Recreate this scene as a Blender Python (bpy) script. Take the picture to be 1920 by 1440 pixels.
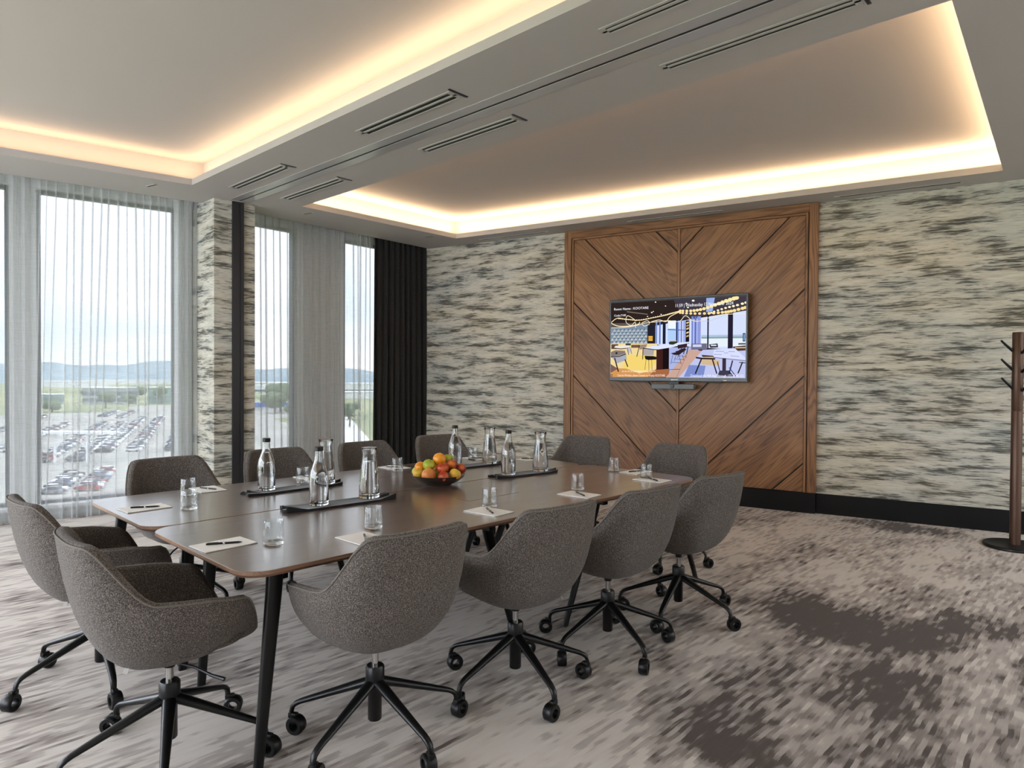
import bpy, bmesh, math, random
from mathutils import Vector, Matrix
random.seed(7)
S = bpy.context.scene
for o in list(bpy.data.objects): bpy.data.objects.remove(o, do_unlink=True)
C = S.collection
PI = math.pi

# ------------------------------------------------------------------ camera
F_PX, PITCH, ROLL, YAW, CAM_H, CEIL = 1253.34, 0.0134, 0.0059, 0.7665, 1.4494, 3.2904
def _cam():
    c, s = math.cos(YAW), math.sin(YAW)
    F = Vector((-s, c, 0)); R = Vector((c, s, 0)); U = Vector((0, 0, 1))
    F2 = F*math.cos(PITCH) - U*math.sin(PITCH); U2 = U*math.cos(PITCH) + F*math.sin(PITCH)
    R3 = R*math.cos(ROLL) + U2*math.sin(ROLL); U3 = U2*math.cos(ROLL) - R*math.sin(ROLL)
    cam = bpy.data.cameras.new('camera'); cam.sensor_fit = 'HORIZONTAL'; cam.sensor_width = 36
    cam.lens = 36*F_PX/1920; cam.clip_start = .05; cam.clip_end = 20000
    o = bpy.data.objects.new('camera', cam); C.objects.link(o)
    o.matrix_world = Matrix(((R3.x, U3.x, -F2.x, 0), (R3.y, U3.y, -F2.y, 0), (R3.z, U3.z, -F2.z, CAM_H), (0, 0, 0, 1)))
    S.camera = o
_cam()

# ------------------------------------------------------------------ light
SKY_STRENGTH = 19.0
COVE_W = 4.5            # watts per metre of LED strip
DAY_W = 0.0
S.view_settings.view_transform = 'Standard'; S.view_settings.look = 'None'
S.view_settings.gamma = 1; S.view_settings.use_curve_mapping = False
S.view_settings.exposure = 0.15
cy = S.cycles
cy.max_bounces = 10; cy.diffuse_bounces = 5; cy.glossy_bounces = 5; cy.transmission_bounces = 10
cy.transparent_max_bounces = 24; cy.sample_clamp_indirect = 6; cy.caustics_refractive = False; cy.caustics_reflective = False
cy.use_denoising = True

def nodes(tree): return tree.nodes, tree.links
def srgb(*c):
    r = [((x/255)/12.92 if x/255 <= .04045 else ((x/255+.055)/1.055)**2.4) for x in c]
    return (r[0], r[1], r[2], 1)

def world():
    w = bpy.data.worlds.new('overcast_sky'); S.world = w; w.use_nodes = True
    n, l = nodes(w.node_tree); n.clear()
    out = n.new('ShaderNodeOutputWorld'); bg = n.new('ShaderNodeBackground')
    tc = n.new('ShaderNodeTexCoord'); sep = n.new('ShaderNodeSeparateXYZ')
    l.new(tc.outputs['Generated'], sep.inputs[0])
    rp = n.new('ShaderNodeValToRGB'); e = rp.color_ramp.elements
    e[0].position = 0.0; e[0].color = srgb(222, 232, 238); e[1].position = .55; e[1].color = srgb(226, 236, 252)
    a = rp.color_ramp.elements.new(.05); a.color = srgb(205, 220, 236)
    a = rp.color_ramp.elements.new(.16); a.color = srgb(222, 231, 244)
    l.new(sep.outputs['Z'], rp.inputs[0])
    mp = n.new('ShaderNodeMapping'); mp.inputs['Scale'].default_value = (2, 2, 9)
    nz = n.new('ShaderNodeTexNoise'); nz.inputs['Scale'].default_value = 1.6; nz.inputs['Detail'].default_value = 6
    l.new(tc.outputs['Generated'], mp.inputs[0]); l.new(mp.outputs[0], nz.inputs[0])
    cr = n.new('ShaderNodeValToRGB'); cr.color_ramp.elements[0].position = .42; cr.color_ramp.elements[1].position = .68
    l.new(nz.outputs[0], cr.inputs[0])
    mx = n.new('ShaderNodeMixRGB'); mx.inputs[2].default_value = srgb(243, 246, 252)
    l.new(cr.outputs[0], mx.inputs[0]); l.new(rp.outputs[0], mx.inputs[1])
    # overcast sky: smoothly brighter towards the zenith
    mr = n.new('ShaderNodeMapRange'); mr.inputs[1].default_value = 0; mr.inputs[2].default_value = 1
    mr.inputs[3].default_value = .5*SKY_STRENGTH; mr.inputs[4].default_value = SKY_STRENGTH
    l.new(sep.outputs['Z'], mr.inputs[0]); l.new(mr.outputs[0], bg.inputs[1])
    l.new(mx.outputs[0], bg.inputs[0])
    l.new(bg.outputs[0], out.inputs[0])
world()

def area(name, loc, rot, sx, sy, watts, col):
    li = bpy.data.lights.new(name, 'AREA'); li.shape = 'RECTANGLE'; li.size = sx; li.size_y = sy
    li.energy = watts; li.color = col
    o = bpy.data.objects.new(name, li); C.objects.link(o); o.location = loc; o.rotation_euler = rot
    return o

# ------------------------------------------------------------------ geometry of the room (metres)
A1, A2, ATV, ATR = -0.1595, 0.0745, 0.2222, 0.0193    # angles of facade 1, facade 2, screen wall, partition track
XW, XV, TW, TRK = -7.8261, -7.1795, 7.7549, 3.2656
ca, sa = math.cos(ATV), math.sin(ATV)
def W(s, z, off=0.0):            # a point on the screen wall
    d = TW - off
    return Vector((ca*s - sa*d, sa*s + ca*d, z))
def Fc(ang, c, s, z=0.0):        # a point in a facade frame: c outwards(-)/inwards, s along
    return Vector((math.cos(ang)*c - math.sin(ang)*s, math.sin(ang)*c + math.cos(ang)*s, z))
COVE1 = [(-6.821, 2.551), (1.6, 2.714), (1.6, -3.2), (-7.738, -3.2)]
COVE2 = [(-6.79, 3.703), (-6.834, 5.989), (-1.001, 7.314), (-.741, 3.846)]
UPPER = 3.56

def offset_poly(poly, d):
    n = len(poly); area_ = sum(poly[i][0]*poly[(i+1) % n][1]-poly[(i+1) % n][0]*poly[i][1] for i in range(n))
    sg = 1 if area_ > 0 else -1; out = []
    for i in range(n):
        p0, p1, p2 = Vector(poly[i-1]), Vector(poly[i]), Vector(poly[(i+1) % n])
        d1 = (p1-p0).normalized(); d2 = (p2-p1).normalized()
        n1 = Vector((d1.y, -d1.x))*sg; n2 = Vector((d2.y, -d2.x))*sg
        b = (n1+n2); b = b/ (1+n1.dot(n2))
        q = p1 + b*d; out.append((q.x, q.y))
    return out

def coves():
    for k, poly in enumerate((COVE1, COVE2)):
        q = offset_poly(poly, .06)
        n = len(q)
        for i in range(n):
            a, b = Vector((*q[i], CEIL+.075)), Vector((*q[(i+1) % n], CEIL+.075))
            L = (b-a).length; m = (a+b)/2; d = (b-a).normalized()
            # lies in the trough behind the lip, shining up
            rz = math.atan2(d.y, d.x)
            o = area('led_strip', m, (PI, 0, rz), L, .03, COVE_W*L*(.62, 1.5)[k], (1.0, .70, .43))
coves()

# ------------------------------------------------------------------ helpers
def link(o, parent=None):
    C.objects.link(o)
    if parent is not None: o.parent = parent
    return o
def tag(o, label=None, cat=None, group=None, kind=None):
    if label: o['label'] = label
    if cat: o['category'] = cat
    if group: o['group'] = group
    if kind: o['kind'] = kind
    return o
def empty(name, loc=(0, 0, 0), rz=0.0):
    o = bpy.data.objects.new(name, None); o.empty_display_size = .1
    link(o); o.location = loc; o.rotation_euler = (0, 0, rz); return o

class MB:
    """collects shapes, then becomes one mesh object"""
    def __init__(s): s.v = []; s.f = []; s.m = []; s.cur = 0
    def add(s, verts, faces):
        b = len(s.v); s.v += [tuple(x) for x in verts]; s.f += [tuple(b+i for i in f) for f in faces]; s.m += [s.cur]*len(faces)
    def box(s, a, b, M=None):
        x0, y0, z0 = a; x1, y1, z1 = b
        vs = [Vector(p) for p in ((x0,y0,z0),(x1,y0,z0),(x1,y1,z0),(x0,y1,z0),(x0,y0,z1),(x1,y0,z1),(x1,y1,z1),(x0,y1,z1))]
        if M is not None: vs = [M @ v for v in vs]
        s.add(vs, [(0,3,2,1),(4,5,6,7),(0,1,5,4),(1,2,6,5),(2,3,7,6),(3,0,4,7)])
    def bbox(s, a, b, bv=.005, M=None):
        """box with chamfered edges"""
        bm = bmesh.new(); r = bmesh.ops.create_cube(bm, size=1)
        for v in bm.verts:
            v.co = Vector(((a[i]+b[i])/2 + v.co[i]*(b[i]-a[i])) for i in range(3))
        bmesh.ops.bevel(bm, geom=bm.edges[:], offset=bv, segments=2, affect='EDGES', profile=.5)
        vs = [M @ v.co if M is not None else v.co.copy() for v in bm.verts]; bm.verts.index_update()
        s.add(vs, [[v.index for v in f.verts] for f in bm.faces]); bm.free()
    def lathe(s, prof, n=24, M=None, cap=True):
        vs = []; fs = []; k = len(prof)
        for i in range(n):
            a = 2*PI*i/n
            for r, z in prof: vs.append(Vector((r*math.cos(a), r*math.sin(a), z)))
        for i in range(n):
            j = (i+1) % n
            for q in range(k-1): fs.append((i*k+q, j*k+q, j*k+q+1, i*k+q+1))
        if cap:
            if prof[0][0] > 1e-6: fs.append(tuple(i*k for i in reversed(range(n))))
            if prof[-1][0] > 1e-6: fs.append(tuple(i*k+k-1 for i in range(n)))
        if M is not None: vs = [M @ v for v in vs]
        s.add(vs, fs)
    def tube(s, pts, rad, n=8, closed=False, flat=1.0, up=(0, 0, 1)):
        pts = [Vector(p) for p in pts]; N = len(pts); vs = []; fs = []
        rad = rad if isinstance(rad, (list, tuple)) else [rad]*N
        up = Vector(up)
        for i, p in enumerate(pts):
            if closed: t = pts[(i+1) % N]-pts[i-1]
            else: t = pts[min(i+1, N-1)]-pts[max(i-1, 0)]
            t.normalize(); x = t.cross(up)
            if x.length < 1e-4: x = t.cross(Vector((1, 0, 0)))
            x.normalize(); y = x.cross(t)
            for k in range(n):
                a = 2*PI*k/n; vs.append(p + x*(rad[i]*flat*math.cos(a)) + y*(rad[i]*math.sin(a)))
        for i in range(N if closed else N-1):
            j = (i+1) % N
            for k in range(n): fs.append((i*n+k, i*n+(k+1) % n, j*n+(k+1) % n, j*n+k))
        if not closed: fs.append(tuple(range(n))[::-1]); fs.append(tuple((N-1)*n+k for k in range(n)))
        s.add(vs, fs)
    def prism(s, poly, z0, z1, M=None):
        n = len(poly); vs = [Vector((*p, z0)) for p in poly]+[Vector((*p, z1)) for p in poly]
        if M is not None: vs = [M @ v for v in vs]
        s.add(vs, [tuple(reversed(range(n))), tuple(range(n, 2*n))]+[(i, (i+1) % n, n+(i+1) % n, n+i) for i in range(n)])
    def sphere(s, c, r, nu=14, nv=9, sc=(1, 1, 1), prof=None):
        p = []
        for j in range(nv+1):
            t = PI*j/nv; rr = math.sin(t); zz = -math.cos(t)
            if prof: rr, zz = prof(rr, zz, t)
            p.append((max(rr, 0)*r*sc[0], zz*r*sc[2]))
        s.lathe(p, nu, Matrix.Translation(c), cap=False)
    def mesh(s, name, mats, smooth=False, angle=None):
        me = bpy.data.meshes.new(name); me.from_pydata(s.v, [], s.f); me.update()
        for m in (mats if isinstance(mats, (list, tuple)) else [mats]): me.materials.append(m)
        if len(me.materials) > 1: me.polygons.foreach_set('material_index', s.m)
        bm = bmesh.new(); bm.from_mesh(me); bmesh.ops.remove_doubles(bm, verts=bm.verts, dist=1e-6)
        bmesh.ops.recalc_face_normals(bm, faces=bm.faces); bm.to_mesh(me); bm.free()
        if smooth:
            me.polygons.foreach_set('use_smooth', [True]*len(me.polygons))
            if angle is not None: me.set_sharp_from_angle(angle=math.radians(angle))
        return me
    def build(s, name, mats, parent=None, smooth=False, angle=40, loc=None, rz=0):
        o = bpy.data.objects.new(name, s.mesh(name, mats, smooth, angle)); link(o, parent)
        if loc is not None: o.location = loc
        if rz: o.rotation_euler = (0, 0, rz)
        return o

def copy_tree(o, parent=None):
    c = o.copy(); C.objects.link(c)
    if parent is not None: c.parent = parent
    for ch in KIDS.get(o.name, []) or [x for x in o.children]: copy_tree(ch, c)
    return c
KIDS = {}
def dup(root, loc, rz, label, group=None, cat=None):
    r = copy_tree(root); r.location = loc; r.rotation_euler = (0, 0, rz); tag(r, label, cat, group); return r

# ------------------------------------------------------------------ materials
MT = {}
def pmat(name, col, rough=.5, metal=0.0, spec=.5, trans=0.0, ior=1.45, sheen=0.0, coat=0.0):
    m = bpy.data.materials.new(name); m.use_nodes = True
    b = m.node_tree.nodes['Principled BSDF']
    b.inputs['Base Color'].default_value = col if len(col) == 4 else (*col, 1)
    b.inputs['Roughness'].default_value = rough; b.inputs['Metallic'].default_value = metal
    b.inputs['Specular IOR Level'].default_value = spec; b.inputs['Transmission Weight'].default_value = trans
    b.inputs['IOR'].default_value = ior; b.inputs['Sheen Weight'].default_value = sheen
    b.inputs['Coat Weight'].default_value = coat
    MT[name] = m; return m
def N(m, t, **kw):
    n = m.node_tree.nodes.new(t)
    for k, v in kw.items():
        if k.startswith('_'): setattr(n, k[1:], v)
        else: n.inputs[k.replace('_', ' ')].default_value = v
    return n
def L(m, a, b): m.node_tree.links.new(a, b)
def bsdf(m): return m.node_tree.nodes['Principled BSDF']
def ramp(m, stops, src, interp='LINEAR'):
    r = N(m, 'ShaderNodeValToRGB'); r.color_ramp.interpolation = interp; e = r.color_ramp.elements
    e[0].position, e[0].color = stops[0]; e[1].position, e[1].color = stops[-1]
    for p, c in stops[1:-1]:
        x = e.new(p); x.color = c
    L(m, src, r.inputs[0]); return r
def coords(m, scale, kind='Object', rot=(0, 0, 0)):
    t = N(m, 'ShaderNodeTexCoord'); mp = N(m, 'ShaderNodeMapping')
    mp.inputs['Scale'].default_value = scale; mp.inputs['Rotation'].default_value = rot
    L(m, t.outputs[kind], mp.inputs[0]); return mp.outputs[0]
def noise(m, vec, scale, detail=4, rough=.55, dist=0.0):
    n = N(m, 'ShaderNodeTexNoise', Scale=scale, Detail=detail, Roughness=rough, Distortion=dist); L(m, vec, n.inputs['Vector']); return n.outputs[0]
def bump(m, src, strength=.3, dist=.01):
    b = N(m, 'ShaderNodeBump', Strength=strength, Distance=dist); L(m, src, b.inputs['Height']); L(m, b.outputs[0], bsdf(m).inputs['Normal'])
def math_(m, op, a, b=None):
    n = N(m, 'ShaderNodeMath', _operation=op)
    for i, x in enumerate((a, b)):
        if x is None: continue
        if isinstance(x, (int, float)): n.inputs[i].default_value = x
        else: L(m, x, n.inputs[i])
    return n.outputs[0]
def mixc(m, f, a, b, mode='MIX'):
    n = N(m, 'ShaderNodeMixRGB', _blend_type=mode)
    for i, x in enumerate((f, a, b)):
        if isinstance(x, (int, float)): n.inputs[i].default_value = x
        elif isinstance(x, tuple): n.inputs[i].default_value = x
        else: L(m, x, n.inputs[i])
    return n.outputs[0]

def make_materials():
    m = pmat('ceiling_paint', srgb(174, 170, 165), .8)
    m = pmat('ceiling_upper', srgb(178, 172, 166), .85)
    m = pmat('white_metal', srgb(164, 163, 162), .2, 0, .6)
    m = pmat('vent_white', srgb(170, 167, 162), .5)
    m = pmat('vent_dark', srgb(22, 21, 20), .6)
    m = pmat('black_metal', srgb(12, 12, 13), .34, .0, .4)
    m = pmat('black_plastic', srgb(11, 11, 12), .4, 0, .4)
    m = pmat('dark_post', srgb(42, 41, 44), .4, .3)
    m = pmat('skirting_black', srgb(9, 9, 9), .55, 0, .3)
    m = pmat('chrome', srgb(200, 200, 200), .15, 1.0)
    m = pmat('frame_dark', srgb(70, 74, 78), .45, .2)
    m = pmat('pier_grey', srgb(208, 211, 212), .7)
    m = pmat('sill_white', srgb(215, 216, 214), .5)
    m = pmat('wall_plain', srgb(190, 186, 178), .8)
    m = pmat('paper', srgb(232, 230, 226), .6)
    m = pmat('pen_black', srgb(24, 24, 26), .3)
    m = pmat('napkin', srgb(16, 16, 18), .9, 0, .3, sheen=.3)
    m = pmat('bowl_dark', srgb(58, 48, 42), .35)
    m = pmat('bowl_inner', srgb(120, 108, 96), .4)
    m = pmat('bronze', srgb(88, 66, 54), .38, .55)
    m = pmat('tv_bezel', srgb(74, 76, 80), .35, .4)
    m = pmat('tv_black', srgb(8, 8, 9), .15)
    m = pmat('cam_grey', srgb(96, 100, 102), .4)
    m = pmat('logo_white', srgb(225, 225, 225), .4)
    m = pmat('tag_grey', srgb(150, 146, 140), .8)
    m = pmat('fruit_stem', srgb(70, 50, 30), .8)
    # fabrics
    for nm, c0, c1, c2 in (('tweed', (30, 27, 26), (82, 76, 72), (168, 159, 152)), ('rim_halo', (84, 78, 72), (112, 106, 99), (140, 134, 126))):  # second set is paler, painting in the light along the chair rim
        m = pmat(nm, (0.1, 0.1, 0.1), .95, 0, .2, sheen=.10)
        bsdf(m).inputs['Sheen Roughness'].default_value = .5
        v = coords(m, (1, 1, 1)); a = noise(m, v, 620, 2, .7); b = noise(m, v, 250, 3, .65)
        f = mixc(m, .5, a, b)
        r = ramp(m, [(.36, srgb(*c0)), (.5, srgb(*c1)), (.66, srgb(*c2))], f)
        L(m, r.outputs[0], bsdf(m).inputs['Base Color']); bump(m, f, .6, .004)
    m = pmat('curtain_dark', (0.03, 0.03, 0.03), .95, 0, .15, sheen=.2)
    v = coords(m, (1, 1, 1)); a = noise(m, v, 120, 3)
    r = ramp(m, [(.3, srgb(32, 32, 32)), (.7, srgb(54, 54, 54))], a); L(m, r.outputs[0], bsdf(m).inputs['Base Color'])
    # sheer
    m = bpy.data.materials.new('sheer'); m.use_nodes = True; MT['sheer'] = m; t = m.node_tree; t.nodes.clear()
    out = N(m, 'ShaderNodeOutputMaterial'); tr = N(m, 'ShaderNodeBsdfTransparent'); tl = N(m, 'ShaderNodeBsdfTranslucent'); df = N(m, 'ShaderNodeBsdfDiffuse')
    tr.inputs[0].default_value = (1, 1, 1, 1)
    for q in (tl, df): q.inputs['Color'].default_value = srgb(206, 208, 208)
    mx = N(m, 'ShaderNodeMixShader'); mx.inputs[0].default_value = .45; L(m, df.outputs[0], mx.inputs[1]); L(m, tl.outputs[0], mx.inputs[2])
    v = coords(m, (3, 3, 130)); a = noise(m, v, 2.2, 4, .6); v2 = coords(m, (90, 90, 2)); b = noise(m, v2, 3, 2)
    f = mixc(m, .35, a, b)
    r = N(m, 'ShaderNodeMapRange'); r.inputs[1].default_value = .3; r.inputs[2].default_value = .7; r.inputs[3].default_value = .36; r.inputs[4].default_value = .50
    L(m, f, r.inputs[0])
    m2 = N(m, 'ShaderNodeMixShader'); L(m, r.outputs[0], m2.inputs[0]); L(m, tr.outputs[0], m2.inputs[1]); L(m, mx.outputs[0], m2.inputs[2]); L(m, m2.outputs[0], out.inputs[0])
    # thin window glass
    m = bpy.data.materials.new('pane_glass'); m.use_nodes = True; MT['pane_glass'] = m; m.node_tree.nodes.clear()
    out = N(m, 'ShaderNodeOutputMaterial'); tr = N(m, 'ShaderNodeBsdfTransparent'); gl = N(m, 'ShaderNodeBsdfGlossy', Roughness=.02); mx = N(m, 'ShaderNodeMixShader')
    tr.inputs[0].default_value = (.43, .433, .435, 1); mx.inputs[0].default_value = .05
    L(m, tr.outputs[0], mx.inputs[1]); L(m, gl.outputs[0], mx.inputs[2]); L(m, mx.outputs[0], out.inputs[0])
    m = MT['pane_glass'].copy(); m.name = 'clear_pane'; MT['clear_pane'] = m  # clear copy for unseen windows only, to let more light in
    for x in m.node_tree.nodes:
        if x.type == 'BSDF_TRANSPARENT': x.inputs[0].default_value = (.97, .97, .97, 1)
    # drinking glass and water
    pmat('bottle_glass', (.985, .99, .99, 1), .0, 0, .5, 1.0, 1.48)
    m = bpy.data.materials.new('clear_glass'); m.use_nodes = True; MT['clear_glass'] = m; m.node_tree.nodes.clear()
    out = N(m, 'ShaderNodeOutputMaterial'); tr = N(m, 'ShaderNodeBsdfTransparent'); gl = N(m, 'ShaderNodeBsdfGlossy', Roughness=.01); mx = N(m, 'ShaderNodeMixShader')
    tr.inputs[0].default_value = (.955, .965, .965, 1); lw = N(m, 'ShaderNodeLayerWeight', Blend=.28); L(m, math_(m, 'ADD', math_(m, 'MULTIPLY', math_(m, 'POWER', lw.outputs['Facing'], 2.0), .85), .04), mx.inputs[0])
    L(m, tr.outputs[0], mx.inputs[1]); L(m, gl.outputs[0], mx.inputs[2]); L(m, mx.outputs[0], out.inputs[0])
    m = pmat('water', (.98, .99, .995, 1), .0, 0, .5, 1.0, 1.33)
    # wallpaper: horizontal brush streaks, x along the wall, z up
    m = pmat('wallpaper', (.6, .6, .55), .7)
    t = N(m, 'ShaderNodeTexCoord'); wob = N(m, 'ShaderNodeTexNoise', Scale=2.2, Detail=3); L(m, t.outputs['Object'], wob.inputs['Vector'])
    sp = N(m, 'ShaderNodeSeparateXYZ'); L(m, t.outputs['Object'], sp.inputs[0])
    zz = math_(m, 'ADD', sp.outputs['Z'], math_(m, 'MULTIPLY', math_(m, 'SUBTRACT', wob.outputs[0], .5), .045))
    def streak(sx, sz, scale, det, ox=0., rough=.6):
        cb = N(m, 'ShaderNodeCombineXYZ'); L(m, math_(m, 'MULTIPLY', math_(m, 'ADD', sp.outputs['X'], sp.outputs['Y']), sx), cb.inputs[0]); cb.inputs[1].default_value = ox
        L(m, math_(m, 'MULTIPLY', zz, sz), cb.inputs[2]); return noise(m, cb.outputs[0], scale, det, rough)
    big = streak(2.0, 13, 1.0, 5, 3.0, .6); mid = streak(4.2, 70, 1.0, 6, 9.0, .62); fine = streak(11, 210, 1.0, 4, 5.0, .6); tint = streak(.7, 2.4, 1.0, 3, 20.)
    base = ramp(m, [(.3, srgb(116, 116, 104)), (.43, srgb(184, 181, 166)), (.53, srgb(212, 208, 194)), (.7, srgb(228, 224, 213))], mid).outputs[0]
    tn = ramp(m, [(.38, srgb(182, 190, 186)), (.5, srgb(206, 203, 190)), (.64, srgb(204, 194, 168))], tint).outputs[0]
    base = mixc(m, .38, base, tn)
    f = math_(m, 'ADD', math_(m, 'MULTIPLY', big, .5), math_(m, 'ADD', math_(m, 'MULTIPLY', mid, .42), math_(m, 'MULTIPLY', fine, .22)))
    dk = ramp(m, [(.47, (1, 1, 1, 1)), (.52, (.7, .7, .7, 1)), (.545, (0.2, 0.2, 0.2, 1)), (.60, (0, 0, 0, 1))], math_(m, 'SUBTRACT', 1.12, f)).outputs[0]
    dcol = ramp(m, [(.42, srgb(30, 37, 38)), (.56, srgb(46, 42, 28))], tint).outputs[0]
    dk2 = math_(m, 'MULTIPLY', dk, .92)
    L(m, mixc(m, dk2, base, dcol), bsdf(m).inputs['Base Color'])
    # carpet: narrow strips along y with stepped ends
    m = pmat('carpet', (.4, .36, .33), .98, 0, .1, sheen=.15)
    t = N(m, 'ShaderNodeTexCoord'); sp = N(m, 'ShaderNodeSeparateXYZ'); L(m, t.outputs['Object'], sp.inputs[0]); X, Y = sp.outputs['X'], sp.outputs['Y']
    wx = N(m, 'ShaderNodeTexNoise', Scale=5.0, Detail=2); L(m, t.outputs['Object'], wx.inputs['Vector'])
    Xw = math_(m, 'ADD', X, math_(m, 'MULTIPLY', math_(m, 'SUBTRACT', wx.outputs[0], .5), .03))
    idx = math_(m, 'FLOOR', math_(m, 'DIVIDE', Xw, .021))
    def cmb(a, b, c=0.):
        n = N(m, 'ShaderNodeCombineXYZ')
        for i, x in enumerate((a, b, c)):
            if isinstance(x, (int, float)): n.inputs[i].default_value = x
            else: L(m, x, n.inputs[i])
        return n.outputs[0]
    strip = noise(m, cmb(math_(m, 'MULTIPLY', idx, 7.31), math_(m, 'MULTIPLY', Y, 5.2)), 1.0, 1.5, .5)
    soft = noise(m, cmb(math_(m, 'MULTIPLY', X, 45), math_(m, 'MULTIPLY', Y, 3.5), 4.), 1.0, 4, .6)
    patch = noise(m, cmb(math_(m, 'MULTIPLY', math_(m, 'MULTIPLY', idx, .021), 2.6), math_(m, 'MULTIPLY', Y, 1.3), 11.), 1.0, 4, .55)
    blob = None
    for bx, by, rx, ry, st in ((-.9, 3.5, 1.5, 1.9, .30), (-1.35, 4.2, .80, .50, 1.0), (-.85, 3.4, .42, .5, 1.0), (-.6, 4.7, .5, .4, .8), (-1.75, 7.25, .6, .28, .9), (-1.15, 2.45, .28, .25, .7), (-.2, 4.0, .45, .6, .7), (-1.8, 3.0, .2, .2, .6), (.2, 6.1, .6, .5, .5)):
        dx = math_(m, 'DIVIDE', math_(m, 'SUBTRACT', X, bx), rx); dy = math_(m, 'DIVIDE', math_(m, 'SUBTRACT', Y, by), ry)
        g = math_(m, 'MULTIPLY', math_(m, 'MAXIMUM', math_(m, 'SUBTRACT', 1.0, math_(m, 'ADD', math_(m, 'MULTIPLY', dx, dx), math_(m, 'MULTIPLY', dy, dy))), 0.0), st)
        blob = g if blob is None else math_(m, 'MAXIMUM', blob, g)
    val = math_(m, 'ADD', math_(m, 'MULTIPLY', math_(m, 'SUBTRACT', strip, .5), .92), math_(m, 'MULTIPLY', math_(m, 'SUBTRACT', patch, .5), 1.05))
    val = math_(m, 'ADD', val, math_(m, 'MULTIPLY', math_(m, 'SUBTRACT', soft, .5), .32))
    val = math_(m, 'SUBTRACT', math_(m, 'ADD', val, .585), math_(m, 'MULTIPLY', blob, .46))
    r = ramp(m, [(.26, srgb(70, 57, 48)), (.325, srgb(86, 74, 65)), (.35, srgb(122, 111, 104)), (.43, srgb(142, 131, 124)), (.46, srgb(164, 153, 145)), (.58, srgb(178, 168, 160)), (.62, srgb(200, 191, 181)), (.8, srgb(208, 200, 192))], val)
    pile = noise(m, t.outputs['Object'], 420, 2)
    L(m, mixc(m, .25, r.outputs[0], mixc(m, 1., r.outputs[0], pile, 'MULTIPLY')), bsdf(m).inputs['Base Color'])
    bump(m, math_(m, 'ADD', math_(m, 'MULTIPLY', soft, .8), math_(m, 'MULTIPLY', pile, .5)), .5, .006)
    # woods: grain along local x
    def wood(nm, cols, rough, scale=(1.2, 14, 14), coat=0., spec=.5):
        m = pmat(nm, (.3, .2, .1), rough, 0, spec, coat=coat)
        oi = N(m, 'ShaderNodeObjectInfo'); t = N(m, 'ShaderNodeTexCoord'); add = N(m, 'ShaderNodeVectorMath', _operation='ADD')
        off = cmb_(m, math_(m, 'MULTIPLY', oi.outputs['Random'], 37.), math_(m, 'MULTIPLY', oi.outputs['Random'], 11.3), 0.)
        L(m, t.outputs['Object'], add.inputs[0]); L(m, off, add.inputs[1])
        mp = N(m, 'ShaderNodeMapping'); mp.inputs['Scale'].default_value = scale; L(m, add.outputs[0], mp.inputs[0])
        dist = N(m, 'ShaderNodeTexNoise', Scale=.55, Detail=2); L(m, mp.outputs[0], dist.inputs['Vector'])
        mv = N(m, 'ShaderNodeVectorMath', _operation='MULTIPLY_ADD'); mv.inputs[1].default_value = (0, 3.2, 3.2); L(m, dist.outputs['Color'], mv.inputs[0]); L(m, mp.outputs[0], mv.inputs[2])
        wv = N(m, 'ShaderNodeTexWave', Scale=1.5, Distortion=2.2, Detail=3); wv.inputs['Detail Scale'].default_value = 1.6; wv.bands_direction = 'Y'; wv.wave_profile = 'SIN'
        L(m, mv.outputs[0], wv.inputs['Vector'])
        mp2 = N(m, 'ShaderNodeMapping'); mp2.inputs['Scale'].default_value = (3, 160, 160); L(m, add.outputs[0], mp2.inputs[0])
        fine = noise(m, mp2.outputs[0], 1.0, 3, .6)
        big = noise(m, mp.outputs[0], .35, 2)
        f = math_(m, 'ADD', math_(m, 'MULTIPLY', math_(m, 'POWER', wv.outputs['Fac'], .45), .24), math_(m, 'ADD', math_(m, 'MULTIPLY', fine, .34), math_(m, 'MULTIPLY', big, .42)))
        r = ramp(m, [(.22, cols[0]), (.42, cols[1]), (.6, cols[2]), (.8, cols[3])], f)
        L(m, r.outputs[0], bsdf(m).inputs['Base Color']); bump(m, fine, .12, .002)
        return m
    wood('oak', (srgb(64, 38, 20), srgb(108, 72, 43), srgb(136, 95, 59), srgb(162, 119, 78)), .45, (.9, 11, 11))
    wood('walnut', (srgb(62, 45, 37), srgb(84, 63, 52), srgb(100, 77, 64), srgb(116, 92, 78)), .32, (1.2, 26, 26), 1.0, 1.0)
    bsdf(MT['walnut']).inputs['Coat Roughness'].default_value = .2; bsdf(MT['walnut']).inputs['Coat IOR'].default_value = 2.0; bsdf(MT['walnut']).inputs['IOR'].default_value = 2.0
    wood('walnut_edge', (srgb(92, 68, 54), srgb(118, 90, 72), srgb(136, 106, 86), srgb(150, 120, 98)), .4, (1.2, 30, 30))
    # fruit skins
    for nm, c0, c1 in (('orange', (226, 140, 30), (240, 162, 52)), ('green_apple', (150, 170, 44), (190, 190, 70)), ('red_apple', (150, 30, 24), (206, 96, 50)), ('peach', (222, 150, 80), (206, 120, 62)), ('yellow_apple', (206, 180, 60), (222, 160, 66)), ('nectarine', (140, 34, 26), (214, 120, 52))):
        m = pmat('skin_'+nm, (1, 0, 0), .35); v = coords(m, (1, 1, 1)); a = noise(m, v, 14, 3)
        L(m, ramp(m, [(.4, srgb(*c0)), (.62, srgb(*c1))], a).outputs[0], bsdf(m).inputs['Base Color'])
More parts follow.
